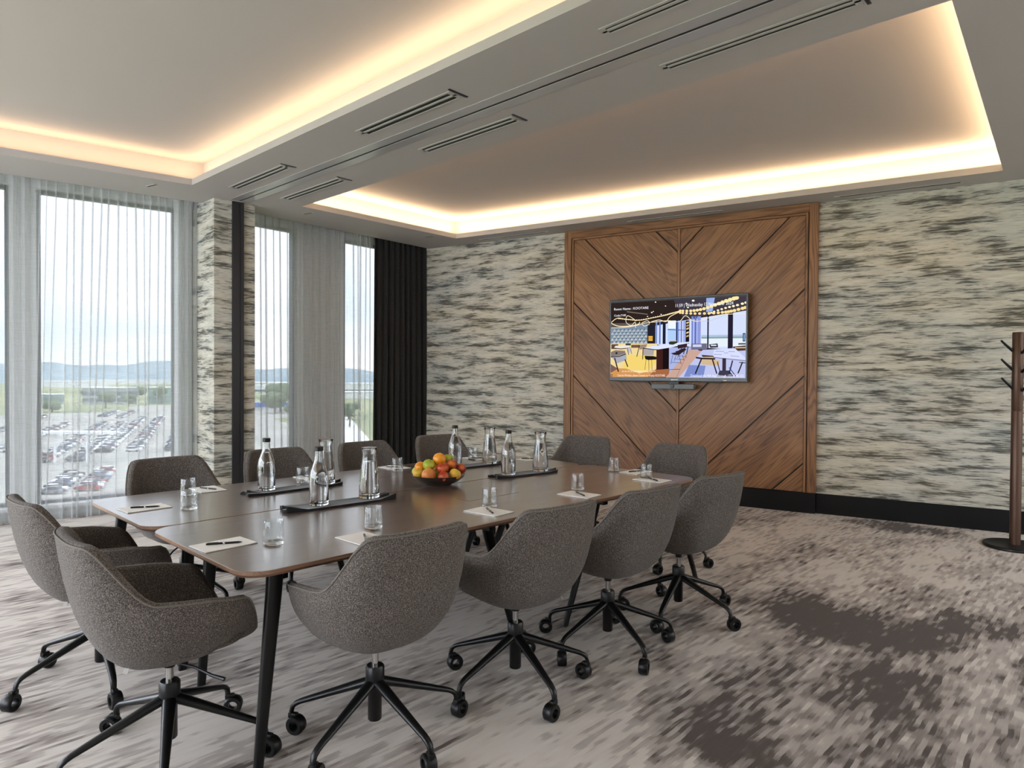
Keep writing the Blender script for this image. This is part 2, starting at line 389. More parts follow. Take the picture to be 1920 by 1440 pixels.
    # outside
    def two(nm, c0, c1, sc, rough=.9):
        m = pmat(nm, (1, 1, 1), rough); v = coords(m, (1, 1, 1)); a = noise(m, v, sc, 4)
        L(m, ramp(m, [(.38, srgb(*c0)), (.62, srgb(*c1))], a).outputs[0], bsdf(m).inputs['Base Color'])
    two('asphalt', (146, 145, 138), (166, 164, 154), .05)
    two('grassland', (112, 122, 84), (150, 152, 112), .006)
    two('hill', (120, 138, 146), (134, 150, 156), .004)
    two('leaf', (70, 88, 66), (110, 124, 92), .6)
    two('palm_leaf', (66, 84, 70), (92, 108, 88), .9)
    for nm, c in (('white_paint', (226, 228, 230)), ('warehouse', (216, 220, 222)), ('office_grey', (150, 158, 160)), ('office_glass', (96, 112, 116)), ('teal_cladding', (120, 152, 146)), ('blue_band', (70, 104, 176)), ('trunk', (100, 84, 70)), ('car_white', (230, 232, 234)), ('car_silver', (176, 180, 184)), ('car_grey', (110, 114, 120)), ('car_black', (44, 46, 50)), ('car_red', (150, 50, 46)), ('car_blue', (70, 90, 130)), ('car_glass', (50, 56, 62)), ('road_light', (212, 212, 206))):
        pmat(nm, srgb(*c), .5)
def cmb_(m, a, b, c):
    n = N(m, 'ShaderNodeCombineXYZ')
    for i, x in enumerate((a, b, c)):
        if isinstance(x, (int, float)): n.inputs[i].default_value = x
        else: L(m, x, n.inputs[i])
    return n.outputs[0]
make_materials()
def emis(name, col, strength=1.0):
    if name in MT: return MT[name]
    m = bpy.data.materials.new(name); m.use_nodes = True; m.node_tree.nodes.clear(); MT[name] = m
    o = N(m, 'ShaderNodeOutputMaterial'); e = N(m, 'ShaderNodeEmission', Strength=strength); e.inputs[0].default_value = col; L(m, e.outputs[0], o.inputs[0]); return m

# ------------------------------------------------------------------ room shell
def struct(o, label=None):
    o['kind'] = 'structure'
    if label: o['label'] = label
    return o
def xy(v): return (v.x, v.y)
def sheet(name, z0, z1, outer, holes, mat, kind=True):
    """flat slab with holes"""
    bm = bmesh.new()
    loops = []
    for poly in [outer]+holes:
        vs = [bm.verts.new((*p, z0)) for p in poly]
        loops.append([bm.edges.new((vs[i], vs[(i+1) % len(vs)])) for i in range(len(vs))])
    bmesh.ops.triangle_fill(bm, use_beauty=True, edges=[e for l in loops for e in l])
    r = bmesh.ops.extrude_face_region(bm, geom=bm.faces[:])
    for g in r['geom']:
        if isinstance(g, bmesh.types.BMVert): g.co.z = z1
    bmesh.ops.recalc_face_normals(bm, faces=bm.faces)
    me = bpy.data.meshes.new(name); bm.to_mesh(me); bm.free(); me.materials.append(mat)
    o = bpy.data.objects.new(name, me); link(o); return o

corner = W(-6.003, 0)
def room():
    # floor
    m = MB(); m.prism([(-9.2, -4.2), (4.2, -4.2), (4.2, 9.6), (-9.2, 9.6)], -.12, 0)
    struct(m.build('floor', MT['carpet']), 'beige carpet with brown broken stripes along the table')
    # dropped ceiling with the two openings; its window edge stops at the curtain line
    f1a, f1b = Fc(A1, XW, -4.4), Fc(A1, XW, 1.62)
    f2a, f2b = Fc(A2, XV-.02, 4.0), Fc(A2, XV-.02, 6.95)
    e = W(4.5, 0)
    outer = [xy(f1a), (-7.483, 2.87), (-7.50, 3.36), xy(f2a), xy(f2b), xy(W(4.6, 0, -.1)), (4.2, -4.2), (-8.5, -4.2)]
    outer = [xy(f1a), xy(f1b), xy(f2a), xy(f2b), xy(W(-5.9, 0, -.1)), xy(W(4.6, 0, -.1)), (4.2, -4.2)]
    c = sheet('ceiling', CEIL, CEIL+.06, outer, [COVE1, COVE2], MT['ceiling_paint']); struct(c, 'dropped plaster ceiling with two lit recesses')
    # recess tops and their side walls
    for poly, nm in ((COVE1, 'ceiling_recess'), (COVE2, 'ceiling_recess')):
        q = offset_poly(poly, .17); q2 = offset_poly(poly, .21)
        m = MB(); n = len(q)
        for i in range(n):
            j = (i+1) % n
            m.add([(*q[i], CEIL+.06), (*q[j], CEIL+.06), (*q[j], UPPER), (*q[i], UPPER), (*q2[i], CEIL+.06), (*q2[j], CEIL+.06), (*q2[j], UPPER), (*q2[i], UPPER)],
                  [(0, 1, 2, 3), (4, 5, 6, 7), (0, 1, 5, 4), (3, 2, 6, 7)])
        m.prism(offset_poly(poly, .25), UPPER, UPPER+.04)
        o = m.build(nm, MT['ceiling_upper'], c)
    # back of the room, never seen; its windows are added for fill light
    m = MB(); ops = [(-7.6, -5.0), (-4.7, -2.1), (-1.8, -.4)]; e_ = [-9.2]+[x for o in ops for x in o]+[4.3]
    for i in range(0, len(e_), 2): m.box((e_[i], -4.3, 0), (e_[i+1], -4.2, 3.7))
    for a, b in ops: m.box((a, -4.3, 0), (b, -4.2, .13)); m.box((a, -4.3, 3.2), (b, -4.2, 3.7))
    struct(m.build('wall_back', MT['wall_plain']), 'back wall behind the camera, with openings added for fill light')
    for k, (a, b) in enumerate(ops):
        m = MB(); t = .035
        for bx in (((a, -4.28, .13), (a+t, -4.22, 3.2)), ((b-t, -4.28, .13), (b, -4.22, 3.2)), ((a+t, -4.28, .13), (b-t, -4.22, .13+t)), ((a+t, -4.28, 3.2-t), (b-t, -4.22, 3.2))): m.box(*bx)
        w = m.build('window_%d' % (k+11), MT['frame_dark']); struct(w, 'unseen window behind the camera, added to bring in fill light')
        m = MB(); m.box((a+t, -4.253, .13+t), (b-t, -4.247, 3.2-t)); m.build('pane', MT['clear_pane'], w)
    m = MB(); m.box((4.2, -4.3, 0), (4.3, 9.6, 3.7)); struct(m.build('wall_right', MT['wall_plain']))
    # screen wall with wallpaper
    m = MB(); m.box((-7.2, 0, 0), (4.6, .2, 3.7))
    o = m.build('wall_front', MT['wallpaper'], loc=W(0, 0), rz=ATV); struct(o, 'screen wall papered in cream with dark horizontal brush streaks')
    # skirting
    m = MB(); m.bbox((-.904, -.018, 0), (4.4, 0, .212), .002); m.bbox((-6.0, -.018, 0), (-3.885, 0, .212), .002)
    struct(m.build('baseboard_front', MT['skirting_black'], loc=W(0, 0), rz=ATV), 'tall black skirting along the papered wall')

def facade():
    # facade 1: piers, head and sill, one window in view and others further left
    def fac(name, ang, cg, openings, s0, s1, label):
        m = MB()
        e = [s0]+[x for o in openings for x in o]+[s1]
        for i in range(0, len(e), 2): m.box((cg-.14, e[i], 0), (cg, e[i+1], 3.75))
        for a, b in openings:
            m.box((cg-.14, a, 3.26), (cg, b, 3.75)); m.box((cg-.14, a, 0), (cg, b, .13))
        w = m.build(name, MT['pier_grey'], rz=ang); struct(w, label)
        return w
    cg1 = -8.12; op1 = [(-3.9, -1.9), (-1.7, 0.0), (.218, 1.47)]
    fac('wall_left', A1, cg1, op1, -4.6, 1.95, 'grey facade piers behind the left sheer curtain')
    cg2 = -7.48; op2 = [(3.45, 4.75), (5.477, 6.42)]
    fac('wall_far', A2, cg2, op2, 3.3, 7.4, 'grey facade piers behind the far curtains')
    k = 0
    for ang, cg, ops in ((A1, cg1, op1), (A2, cg2, op2)):
        for a, b in ops:
            k += 1
            m = MB(); t = .035
            m.box((cg-.10, a, .13), (cg-.02, a+t, 3.26)); m.box((cg-.10, b-t, .13), (cg-.02, b, 3.26))
            m.box((cg-.10, a+t, 3.26-t), (cg-.02, b-t, 3.26)); m.box((cg-.10, a+t, .13), (cg-.02, b-t, .13+t))
            w = m.build('window_%d' % k, MT['frame_dark'], rz=ang); struct(w, 'tall aluminium framed window')
            g = MB(); g.box((cg-.066, a+t, .13+t), (cg-.06, b-t, 3.26-t)); g.build('pane', MT['clear_pane' if k < 2 else 'pane_glass'], w)  # first, unseen window kept clear to add light from that side
            s_ = MB(); s_.bbox((cg-.02, a-.02, .10), (cg+.12, b+.02, .135), .004); s_.build('sill', MT['sill_white'], w)
    # head box above the curtains
    m = MB(); m.box((XW-.30, -4.6, 3.48), (XW+.02, 1.95, 3.52)); m.box((XW-.005, -4.4, CEIL+.05), (XW+.02, 1.62, 3.5))
    struct(m.build('trim_1', MT['pier_grey'], rz=A1), 'curtain recess over the left window')
    m = MB(); m.box((XV-.34, 3.3, 3.48), (XV+.02, 7.4, 3.52)); m.box((XV-.025, 4.0, CEIL+.05), (XV, 6.95, 3.5))
    struct(m.build('trim_2', MT['pier_grey'], rz=A2), 'curtain recess over the far windows')
    # papered pillar with the dark partition post
    m = MB(); m.box((-8.2, 2.893, 0), (-7.14, 3.335, 3.52)); p = m.build('wall_pillar', MT['wallpaper']); struct(p, 'narrow papered pillar between the two windows')
    m = MB(); m.bbox((-7.14, 3.08, 0), (-7.118, 3.165, 3.289), .003); m.bbox((-7.14, 3.165, 0), (-7.108, 3.2, 3.289), .003)
    o = m.build('partition_post', MT['dark_post']); tag(o, 'dark metal partition post on the papered pillar', 'post')

def pleat_sheet(name, ang, c0, s0, s1, z0, z1, fold, mat, rows=10, ds=.012):
    """curtain: fold(s, v) gives (dc, dsft) at parameter s and height fraction v (0 bottom)"""
    m = MB(); n = max(2, int((s1-s0)/ds)); vs = []; fs = []
    for i in range(n+1):
        s = s0+(s1-s0)*i/n
        for j in range(rows+1):
            v = j/rows; dc, dd = fold(s, v); vs.append((c0+dc, s+dd, z0+(z1-z0)*v))
    for i in range(n):
        for j in range(rows): fs.append((i*(rows+1)+j, (i+1)*(rows+1)+j, (i+1)*(rows+1)+j+1, i*(rows+1)+j+1))
    m.add(vs, fs); return m.build(name, mat, rz=ang, smooth=True, angle=180)

def curtains():
    rng = random.Random(3)
    def folder(centres, dense, amp, wl, ph):
        def fold(s, v):
            dc = dd = 0.
            for lo, hi in dense:
                w = min(1, max(0, (s-lo)/.05), 1)*min(1, max(0, (hi-s)/.05))
                if w > 0:
                    dc += w*(amp*math.sin(2*PI*s/wl+ph+.7*math.sin(9*s))+.4*amp*math.sin(2*PI*s/(wl*.37)+1.3+.8*v))*(.75+.25*v)
            dc += .012*math.sin(2*PI*s/.23+ph)*(.6+.6*(1-v))
            for c, lean, dep, wd in centres:
                x = (s-c)/wd
                if abs(x) < 3:
                    g = math.exp(-x*x); dc += dep*g; dd += -3.0*wd*x*g
                if abs(s-c) < .25: dd += lean*(1-v)*math.exp(-((s-c)/.07)**2)
            return dc, dd
        return fold
    cs = [(s, rng.uniform(-.09, .05), rng.uniform(.02, .05), rng.uniform(.006, .015)) for s in [.25, .30, .38, .47, .52, .60, .68, .76, .82, .90, .97, 1.05, 1.13, 1.19, 1.27, 1.34]]
    o = pleat_sheet('sheer_curtain', A1, XW-.10, -1.80, 1.645, .005, 3.46, folder(cs, [(-1.9, .20), (1.40, 1.7)], .035, .11, 0.), MT['sheer'], 8, .0022)
    tag(o, 'pale grey sheer curtain over the left window beside the papered pillar', 'curtain')
    cs = [(s, rng.uniform(-.03, .03), rng.uniform(.02, .05), rng.uniform(.006, .014)) for s in [4.15, 4.22, 4.33, 4.40, 4.52, 4.6, 5.48, 5.56, 5.60, 5.70, 5.76]]
    o = pleat_sheet('sheer_curtain', A2, XV-.135, 4.02, 5.84, .005, 3.46, folder(cs, [(4.6, 5.42)], .03, .13, 1.), MT['sheer'], 8, .0022)
    tag(o, 'pale grey sheer curtain between the pillar and the dark drape', 'curtain')
    def fd(s, v):
        k = .6+.4*(1-v)
        return (.032*math.sin(2*PI*s/.105+.9*math.sin(7*s))*k+.010*math.sin(2*PI*s/.043+2*v), .02*math.sin(4*s)*(1-v))
    o = pleat_sheet('blackout_curtain', A2, XV-.085, 5.80, 6.90, .005, 3.46, fd, MT['curtain_dark'], 8, .006)
    tag(o, 'charcoal blackout curtain gathered in the corner by the screen wall', 'curtain')

def ceiling_fittings():
    M0 = lambda x, y: Matrix.Translation((x, y, CEIL)) @ Matrix.Rotation(ATR, 4, 'Z')
    def vent(x0, x1, y0, y1, label, ang=None, endbar=True, base=None):
        e = empty('air_vent', ((x0+x1)/2, (y0+y1)/2, CEIL) if base is None else base, ATR if ang is None else ang)
        tag(e, label, 'vent', 'linear slot air vents in the ceiling')
        l, w = (x1-x0)/2, (y1-y0)/2
        m = MB(); t = .016
        m.box((-l, -w, -.006), (l, -w+t, .0)); m.box((-l, w-t, -.006), (l, w, 0)); m.box((-l, -t/2, -.006), (l, t/2, 0))
        m.box((-l, -w+t, -.006), (-l+.03, w-t, 0)); m.box((l-.03, -w+t, -.006), (l, w-t, 0))
        m.build('frame', MT['vent_white'], e)
        for y in (-(w-t/2+t/2)/2-.001, (w-t/2+t/2)/2+.001):
            s = MB(); hw = (w-1.5*t)/2; s.box((-l+.03, y-hw, -.0015), (l-.03, y+hw, -.0005)); s.build('slot', MT['vent_dark'], e)
        if endbar:
            s = MB(); s.box((l+.012, -w-.02, -.004), (l+.03, w+.02, 0)); s.build('end_bar', MT['dark_post'], e)
    vent(-4.39, -3.33, 2.84, 2.965, 'linear ceiling vent by the left recess, midway along the ceiling track')
    vent(-4.37, -3.32, 3.42, 3.535, 'linear ceiling vent by the screen wall recess, midway along the ceiling track')
    vent(-6.62, -5.57, 2.83, 2.94, 'linear ceiling vent nearest the pillar, on the left recess side of the track')
    vent(-6.64, -5.55, 3.38, 3.50, 'linear ceiling vent nearest the pillar, on the screen wall side of the track')
    vent(-2.16, -1.0, 2.895, 2.985, 'long linear ceiling vent at the top edge of the photo, left of the ceiling track')
    vent(-2.145, -1.06, 3.475, 3.575, 'long linear ceiling vent at the top edge of the photo, right of the ceiling track')
    # along the screen wall
    for (xa, ya, xb, yb), lab in (((-2.397, 7.235, -1.30, 7.482), 'slim ceiling vent above the wallpaper right of the oak panel'), ((-4.57, 6.73, -3.49, 6.99), 'slim ceiling vent above the oak panel'), ((-6.66, 6.27, -5.62, 6.51), 'slim ceiling vent above the wallpaper left of the oak panel')):
        l = math.hypot(xb-xa, yb-ya); e = empty('air_vent', ((xa+xb)/2, (ya+yb)/2, CEIL), math.atan2(yb-ya, xb-xa)); tag(e, lab, 'vent', 'slim slot vents along the screen wall')
        m = MB()
        m.box((-l/2, -.03, -.005), (l/2, -.02, 0)); m.box((-l/2, .02, -.005), (l/2, .03, 0)); m.box((-l/2, -.02, -.005), (-l/2+.05, .02, 0)); m.box((l/2-.05, -.02, -.005), (l/2, .02, 0)); m.build('frame', MT['vent_white'], e)
        s = MB(); s.box((-l/2+.05, -.02, -.0015), (l/2-.05, .02, -.0005)); s.build('slot', MT['vent_dark'], e)
    # partition track
    e = empty('ceiling_track', (0, TRK, CEIL), ATR); tag(e, 'long ceiling track for a folding partition, with glossy strips', 'track')
    for sg in (-1, 1):
        m = MB(); m.bbox((-7.06, min(sg*.011, sg*.10), -.006), (4.0, max(sg*.011, sg*.10), 0), .001); m.build('strip', MT['white_metal'], e)
    m = MB(); m.box((-7.06, -.0109, -.0035), (4.0, .0109, -.0005)); m.build('slot', MT['vent_dark'], e)
    for x, y, w in ((-7.12, 2.28, 'left window'), (-7.02, 3.90, 'far window behind the pillar'), (-7.0, 5.66, 'dark drape')):
        m = MB(); m.bbox((-.075, -.017, -.006), (.075, .017, 0), .002); o = m.build('sensor_cover', MT['vent_white'], loc=(x, y, CEIL), rz=.25)
        tag(o, 'small dark slotted ceiling cover over the '+w, 'ceiling cover')
        s = MB(); s.box((-.062, -.009, -.0068), (.062, .009, -.006)); s.build('slot', MT['vent_dark'], o)

# ------------------------------------------------------------------ oak feature panel
def clip_poly(poly, f):      # keep f(p) >= 0
    out = []
    for i in range(len(poly)):
        a, b = poly[i], poly[(i+1) % len(poly)]; fa, fb = f(a), f(b)
        if fa >= 0: out.append(a)
        if fa*fb < 0:
            t = fa/(fa-fb); out.append((a[0]+(b[0]-a[0])*t, a[1]+(b[1]-a[1])*t))
    return out
def oak_panel():
    e = empty('feature_panel', W(-2.39, 0), ATV); tag(e, 'large oak chevron panel on the screen wall behind the television', 'wall panel')
    def part(name, poly, d0, d1, ang, mat=None, bv=.003):
        """board lying in the wall plane; local x runs along the grain"""
        cx = sum(p[0] for p in poly)/len(poly); cz = sum(p[1] for p in poly)/len(poly)
        c_, s_ = math.cos(-ang), math.sin(-ang)
        loc = [((p[0]-cx)*c_-(p[1]-cz)*s_, (p[0]-cx)*s_+(p[1]-cz)*c_) for p in poly]
        m = MB(); n = len(loc); inn = offset_poly(loc, -bv)
        vs = [(x, -d0, z) for x, z in loc]+[(x, -d1+bv*.8, z) for x, z in loc]+[(x, -d1, z) for x, z in inn]
        m.add(vs, [tuple(range(2*n, 3*n))]+[(i, (i+1) % n, n+(i+1) % n, n+i) for i in range(n)]+[(n+i, n+(i+1) % n, 2*n+(i+1) % n, 2*n+i) for i in range(n)]+[tuple(range(n))])
        o = m.build(name, mat or MT['oak'], e); o.location = (cx, 0, cz); o.rotation_euler = (0, -ang, 0); return o
    L0, R0, B0, T0 = -1.49, 1.487, .218, CEIL-.002
    rect = lambda a, b, c, d: [(a, c), (b, c), (b, d), (a, d)]
    m = MB(); m.box((L0+.01, -.03, B0), (R0-.01, 0, T0)); m.build('backing_board', MT['dark_post'], e)
    il, ir, it = L0+.105, R0-.095, T0-.098
    part('frame_board', rect(L0, il-.008, B0, T0), 0, .066, PI/2); part('frame_board', rect(ir+.008, R0, B0, T0), 0, .066, PI/2)
    part('frame_board', rect(il-.008, ir+.008, it+.004, T0), 0, .066, 0)
    part('bead', rect(il+.002, il+.026, B0, it), .02, .066, PI/2, bv=.002); part('bead', rect(ir-.026, ir-.002, B0, it), .02, .066, PI/2, bv=.002)
    part('bead', rect(il+.026, ir-.026, it-.024, it), .02, .066, 0, bv=.002)
    part('bead', rect(-.013, .013, B0, it-.024), .02, .066, PI/2, bv=.002)
    xl, xr, zt = il+.027, ir-.027, it-.026
    cuts = [-2.6, -1.78, -.84, .09, 1.02, 1.96, 2.885, 3.8, 4.8]      # joint height on the centre line
    for side in (-1, 1):
        half = rect(xl, -.014, B0, zt) if side < 0 else rect(.014, xr, B0, zt)
        g = (lambda p: p[1]+p[0]) if side < 0 else (lambda p: p[1]-p[0])
        for a, b in zip(cuts, cuts[1:]):
            k = .009
            q = clip_poly(clip_poly(half, lambda p: g(p)-a-k), lambda p: b-k-g(p))
            if len(q) > 2: part('plank', q, .02, .056+random.uniform(-.002, .002), -PI/4 if side < 0 else PI/4, bv=.004)
    m = MB(); m.bbox((L0, -.064, 0), (R0, 0, .214), .002); m.build('plinth', MT['skirting_black'], e)

# ------------------------------------------------------------------ television
def text_mesh(txt, size, align='LEFT'):
    cu = bpy.data.curves.new('t', 'FONT'); cu.body = txt; cu.size = size; cu.align_x = align; cu.resolution_u = 2
    o = bpy.data.objects.new('t', cu); C.objects.link(o)
    dg = bpy.context.evaluated_depsgraph_get(); me = bpy.data.meshes.new_from_object(o.evaluated_get(dg))
    vs = [v.co.copy() for v in me.vertices]; fs = [tuple(p.vertices) for p in me.polygons]
    bpy.data.objects.remove(o, do_unlink=True); bpy.data.curves.remove(cu); bpy.data.meshes.remove(me); return vs, fs

def television():
    e = empty('television', W(-2.387, 0, .20), ATV); tag(e, 'large wall television showing a restaurant picture with room name text', 'television')
    # local: x right, y into wall, z up; front face at y = 0
    hw, z0, z1 = .812, 1.385, 2.362
    m = MB(); m.bbox((-hw, 0, z0), (hw, .07, z1), .008); m.bbox((-.6, .07, 1.5), (.6, .13, 2.2), .02); m.build('housing', MT['tv_bezel'], e)
    m = MB(); m.box((-hw+.018, -.0015, z0+.04), (hw-.018, -.0005, z1-.018)); m.build('glass_border', MT['tv_black'], e)
    m = MB(); m.bbox((-.15, .13, 1.7), (.15, .1335, 2.0), .001); m.build('wall_bracket', MT['black_metal'], e)
    m = MB(); m.bbox((-.042, -.003, z0+.014), (.042, .001, z0+.026), .001); m.build('logo_strip', MT['logo_white'], e)
    m = MB(); m.bbox((.55, -.002, z0+.012), (.59, .001, z0+.02), .001); m.build('indicator', MT['logo_white'], e)
    for x in (-.38, .42):
        m = MB(); m.bbox((x-.11, .002, z0-.006), (x+.11, .05, z0+.006), .002); m.build('speaker_grille', MT['black_plastic'], e)
    # picture: flat coloured shapes on the screen; coordinates read as fractions of the picture
    sx0, sx1, sz0, sz1 = -.790, .790, 1.432, 2.326
    q = [(245, 238), (1588, 182), (1585, 1008), (250, 983)]
    def uv(x, y):
        u, v = (x-247)/(1587-247), .5
        for _ in range(6):
            top = q[0][1]+(q[1][1]-q[0][1])*u; bot = q[3][1]+(q[2][1]-q[3][1])*u; v = (y-top)/(bot-top)
        return min(max(u, 0), 1), min(max(v, 0), 1)
    m = MB(); mats = []; lay = [0]
    def colour(c):
        nm = 'screen_%d_%d_%d' % c; mt = emis(nm, srgb(*c), 1.0)
        if mt not in mats: mats.append(mt)
        m.cur = mats.index(mt)
    def P2(pts, c, raw=False):
        colour(c); lay[0] += 1; y = -.0018-lay[0]*1.2e-5
        vs = []
        for p in pts:
            u, v = p if raw else uv(*p)
            vs.append((sx0+(sx1-sx0)*u, y, sz1-(sz1-sz0)*v))
        m.add(vs, [tuple(range(len(vs)))])
    def R2(a, b, c, d, col): P2([(a, b), (c, b), (c, d), (a, d)], col)
    def LN(pts, w, col):
        for (x0, y0), (x1, y1) in zip(pts, pts[1:]):
            dx, dy = x1-x0, y1-y0; l = math.hypot(dx, dy) or 1; nx, ny = -dy/l*w/2, dx/l*w/2
            P2([(x0+nx, y0+ny), (x1+nx, y1+ny), (x1-nx, y1-ny), (x0-nx, y0-ny)], col)
    def DOT(x, y, r, col, n=10, sy=1.): P2([(x+r*math.cos(2*PI*i/n), y+r*sy*math.sin(2*PI*i/n)) for i in range(n)], col)
    P2([(0, 0), (1, 0), (1, 1), (0, 1)], (44, 34, 32), True)
    P2([(900, 190), (1590, 170), (1590, 330), (1000, 400)], (62, 56, 68)); P2([(420, 320), (640, 350), (640, 358), (420, 330)], (120, 110, 100))
    P2([(1220, 190), (1300, 190), (1280, 330), (1220, 340)], (150, 170, 220))
    P2([(720, 470), (1000, 420), (1590, 330), (1590, 730), (720, 660)], (206, 216, 244))
    R2(245, 440, 650, 480, (92, 84, 76)); P2([(245, 490), (640, 450), (640, 645), (245, 645)], (120, 138, 158))
    for r in range(5):
        for k in range(9):
            x = 268+k*42-(r % 2)*21; y = 500+r*30; P2([(x, y+26), (x+38, y+26), (x+19, y)], (176+r*4, 184+r*3, 190))
            P2([(x+40, y), (x+58, y), (x+49, y+14)], (80, 88, 104))
    R2(640, 460, 722, 650, (34, 34, 46)); R2(650, 574, 694, 622, (240, 186, 70)); R2(650, 590, 694, 596, (150, 90, 20)); R2(650, 608, 694, 612, (150, 90, 20))
    for a, b, c in ((724, 740, (120, 140, 190)), (760, 775, (90, 120, 190)), (796, 826, (26, 30, 50)), (846, 930, (170, 200, 240)), (930, 946, (40, 50, 90)), (948, 962, (130, 150, 210)), (975, 990, (110, 130, 200)), (1000, 1022, (150, 165, 220)), (1024, 1060, (24, 22, 32)), (1080, 1100, (120, 135, 200)), (1108, 1130, (96, 112, 190)), (1136, 1170, (140, 150, 214))):
        R2(a, 420 if a < 1060 else 380, b, 655, c)
    P2([(846, 505), (1020, 515), (1020, 522), (846, 514)], (70, 90, 150)); R2(850, 420, 925, 500, (232, 238, 250))
    for y, c in ((440, (226, 190, 130)), (470, (180, 150, 110)), (500, (220, 190, 140)), (540, (226, 200, 150)), (575, (200, 170, 120))): P2([(1030, y), (1054, y-10), (1056, y+6), (1032, y+16)], c)
    R2(1176, 570, 1590, 590, (170, 190, 214)); R2(1176, 590, 1590, 606, (130, 156, 164)); R2(1176, 606, 1590, 690, (222, 232, 240))
    R2(1232, 340, 1246, 700, (34, 34, 52)); R2(1424, 320, 1470, 720, (36, 32, 50))
    P2([(245, 645), (740, 650), (735, 990), (245, 985)], (232, 208, 150)); P2([(420, 760), (720, 770), (730, 850), (640, 930), (380, 900)], (236, 206, 112)); P2([(245, 890), (420, 900), (560, 950), (740, 910), (740, 990), (245, 985)], (206, 146, 84)); P2([(245, 850), (330, 900), (250, 940)], (120, 92, 84))
    P2([(740, 690), (1100, 690), (1180, 740), (960, 990), (740, 990)], (164, 176, 222)); P2([(735, 905), (870, 905), (860, 990), (640, 990)], (160, 100, 64))
    P2([(1060, 715), (1190, 730), (960, 1000), (830, 995)], (196, 160, 146)); P2([(1190, 720), (1590, 700), (1590, 1010), (960, 1000)], (186, 192, 230)); P2([(1060, 870), (1220, 880), (1200, 990), (1010, 990)], (120, 136, 196))
    # furniture in the picture
    R2(255, 652, 330, 700, (90, 70, 66)); P2([(300, 668), (440, 662), (460, 690), (280, 694)], (230, 222, 214)); LN([(280, 690), (360, 700), (460, 690)], 8, (44, 36, 36)); R2(410, 645, 466, 665, (50, 66, 50))
    P2([(420, 692), (470, 690), (460, 740), (430, 740)], (190, 186, 196)); LN([(430, 692), (444, 760)], 6, (50, 40, 40)); LN([(464, 700), (476, 752)], 5, (50, 40, 40))
    R2(470, 660, 560, 690, (110, 80, 64)); LN([(560, 660), (530, 780)], 8, (50, 36, 34)); P2([(560, 660), (640, 655), (620, 700), (560, 710)], (150, 130, 120))
    P2([(250, 730), (300, 712), (404, 720), (410, 745), (330, 770), (250, 775)], (128, 116, 110)); P2([(250, 775), (340, 765), (416, 742), (424, 812), (318, 846)], (164, 166, 178)); LN([(250, 780), (340, 776), (414, 752)], 9, (40, 34, 34)); LN([(292, 790), (334, 930)], 13, (40, 30, 30)); LN([(404, 806), (436, 882)], 11, (44, 34, 30)); DOT(312, 742, 12, (50, 46, 46))
    P2([(596, 706), (712, 706), (704, 768), (600, 768)], (168, 160, 156)); LN([(594, 700), (724, 704)], 7, (50, 40, 40)); LN([(596, 704), (592, 808)], 8, (40, 30, 30)); P2([(612, 772), (700, 776), (760, 792), (728, 812), (650, 816), (620, 806)], (26, 22, 24))
    for a in ((628, 812, 616, 914), (656, 816, 660, 930), (686, 814, 690, 920)): LN([a[:2], a[2:]], 4, (60, 52, 44))
    P2([(596, 692), (870, 650), (1064, 636), (1060, 648), (790, 714), (700, 706)], (214, 222, 246)); LN([(596, 694), (700, 710), (792, 716)], 8, (52, 44, 48))
    P2([(734, 712), (862, 694), (862, 908), (734, 916)], (60, 30, 28)); P2([(800, 706), (862, 694), (862, 908), (800, 912)], (26, 16, 18)); P2([(946, 668), (1040, 652), (1040, 690), (950, 706)], (52, 34, 40))
    P2([(858, 640), (880, 626), (930, 624), (944, 646), (900, 664), (862, 660)], (46, 52, 40)); R2(870, 622, 936, 630, (206, 190, 150))
    for dx in (0, 34, 64):
        P2([(880+dx*1.2, 750-dx*.5), (950+dx, 736-dx*.6), (984+dx*.8, 752-dx*.6), (960+dx*.8, 770-dx*.6), (910+dx, 766-dx*.6)], (44, 32, 38)); LN([(972+dx, 760), (986+dx, 700-dx*.3)], 9, (60, 48, 52)); LN([(900+dx, 766), (880+dx, 860-dx)], 4, (46, 60, 100)); LN([(960+dx, 768), (985+dx*.8, 860-dx)], 4, (46, 50, 80)); LN([(884+dx, 840-dx), (980+dx*.8, 850-dx)], 4, (50, 60, 100))
    LN([(870, 915), (974, 912)], 5, (40, 44, 80)); R2(1080, 655, 1230, 716, (108, 104, 130)); R2(1095, 664, 1180, 690, (196, 206, 236))
    P2([(1250, 665), (1330, 656), (1336, 696), (1262, 700)], (50, 48, 58)); R2(1268, 668, 1320, 682, (200, 210, 230))
    P2([(1470, 690), (1586, 680), (1586, 730), (1490, 736)], (72, 52, 56)); R2(1490, 696, 1586, 708, (214, 180, 110)); R2(1520, 655, 1586, 672, (90, 96, 120))
    P2([(1300, 716), (1490, 708), (1586, 806), (1586, 836), (1280, 792)], (208, 214, 244)); LN([(1290, 796), (1586, 834)], 8, (120, 118, 150))
    for a in ((1310, 736, 1390, 738), (1430, 740, 1490, 742), (1290, 766, 1370, 770), (1450, 782, 1530, 792), (1390, 752, 1430, 754)): LN([a[:2], a[2:]], 6, (150, 156, 196))
    P2([(1180, 770), (1290, 780), (1300, 796), (1190, 790)], (60, 46, 46)); P2([(1200, 790), (1290, 790), (1290, 806), (1200, 806)], (206, 176, 130)); LN([(1126, 796), (1180, 806), (1310, 812)], 16, (44, 32, 32))
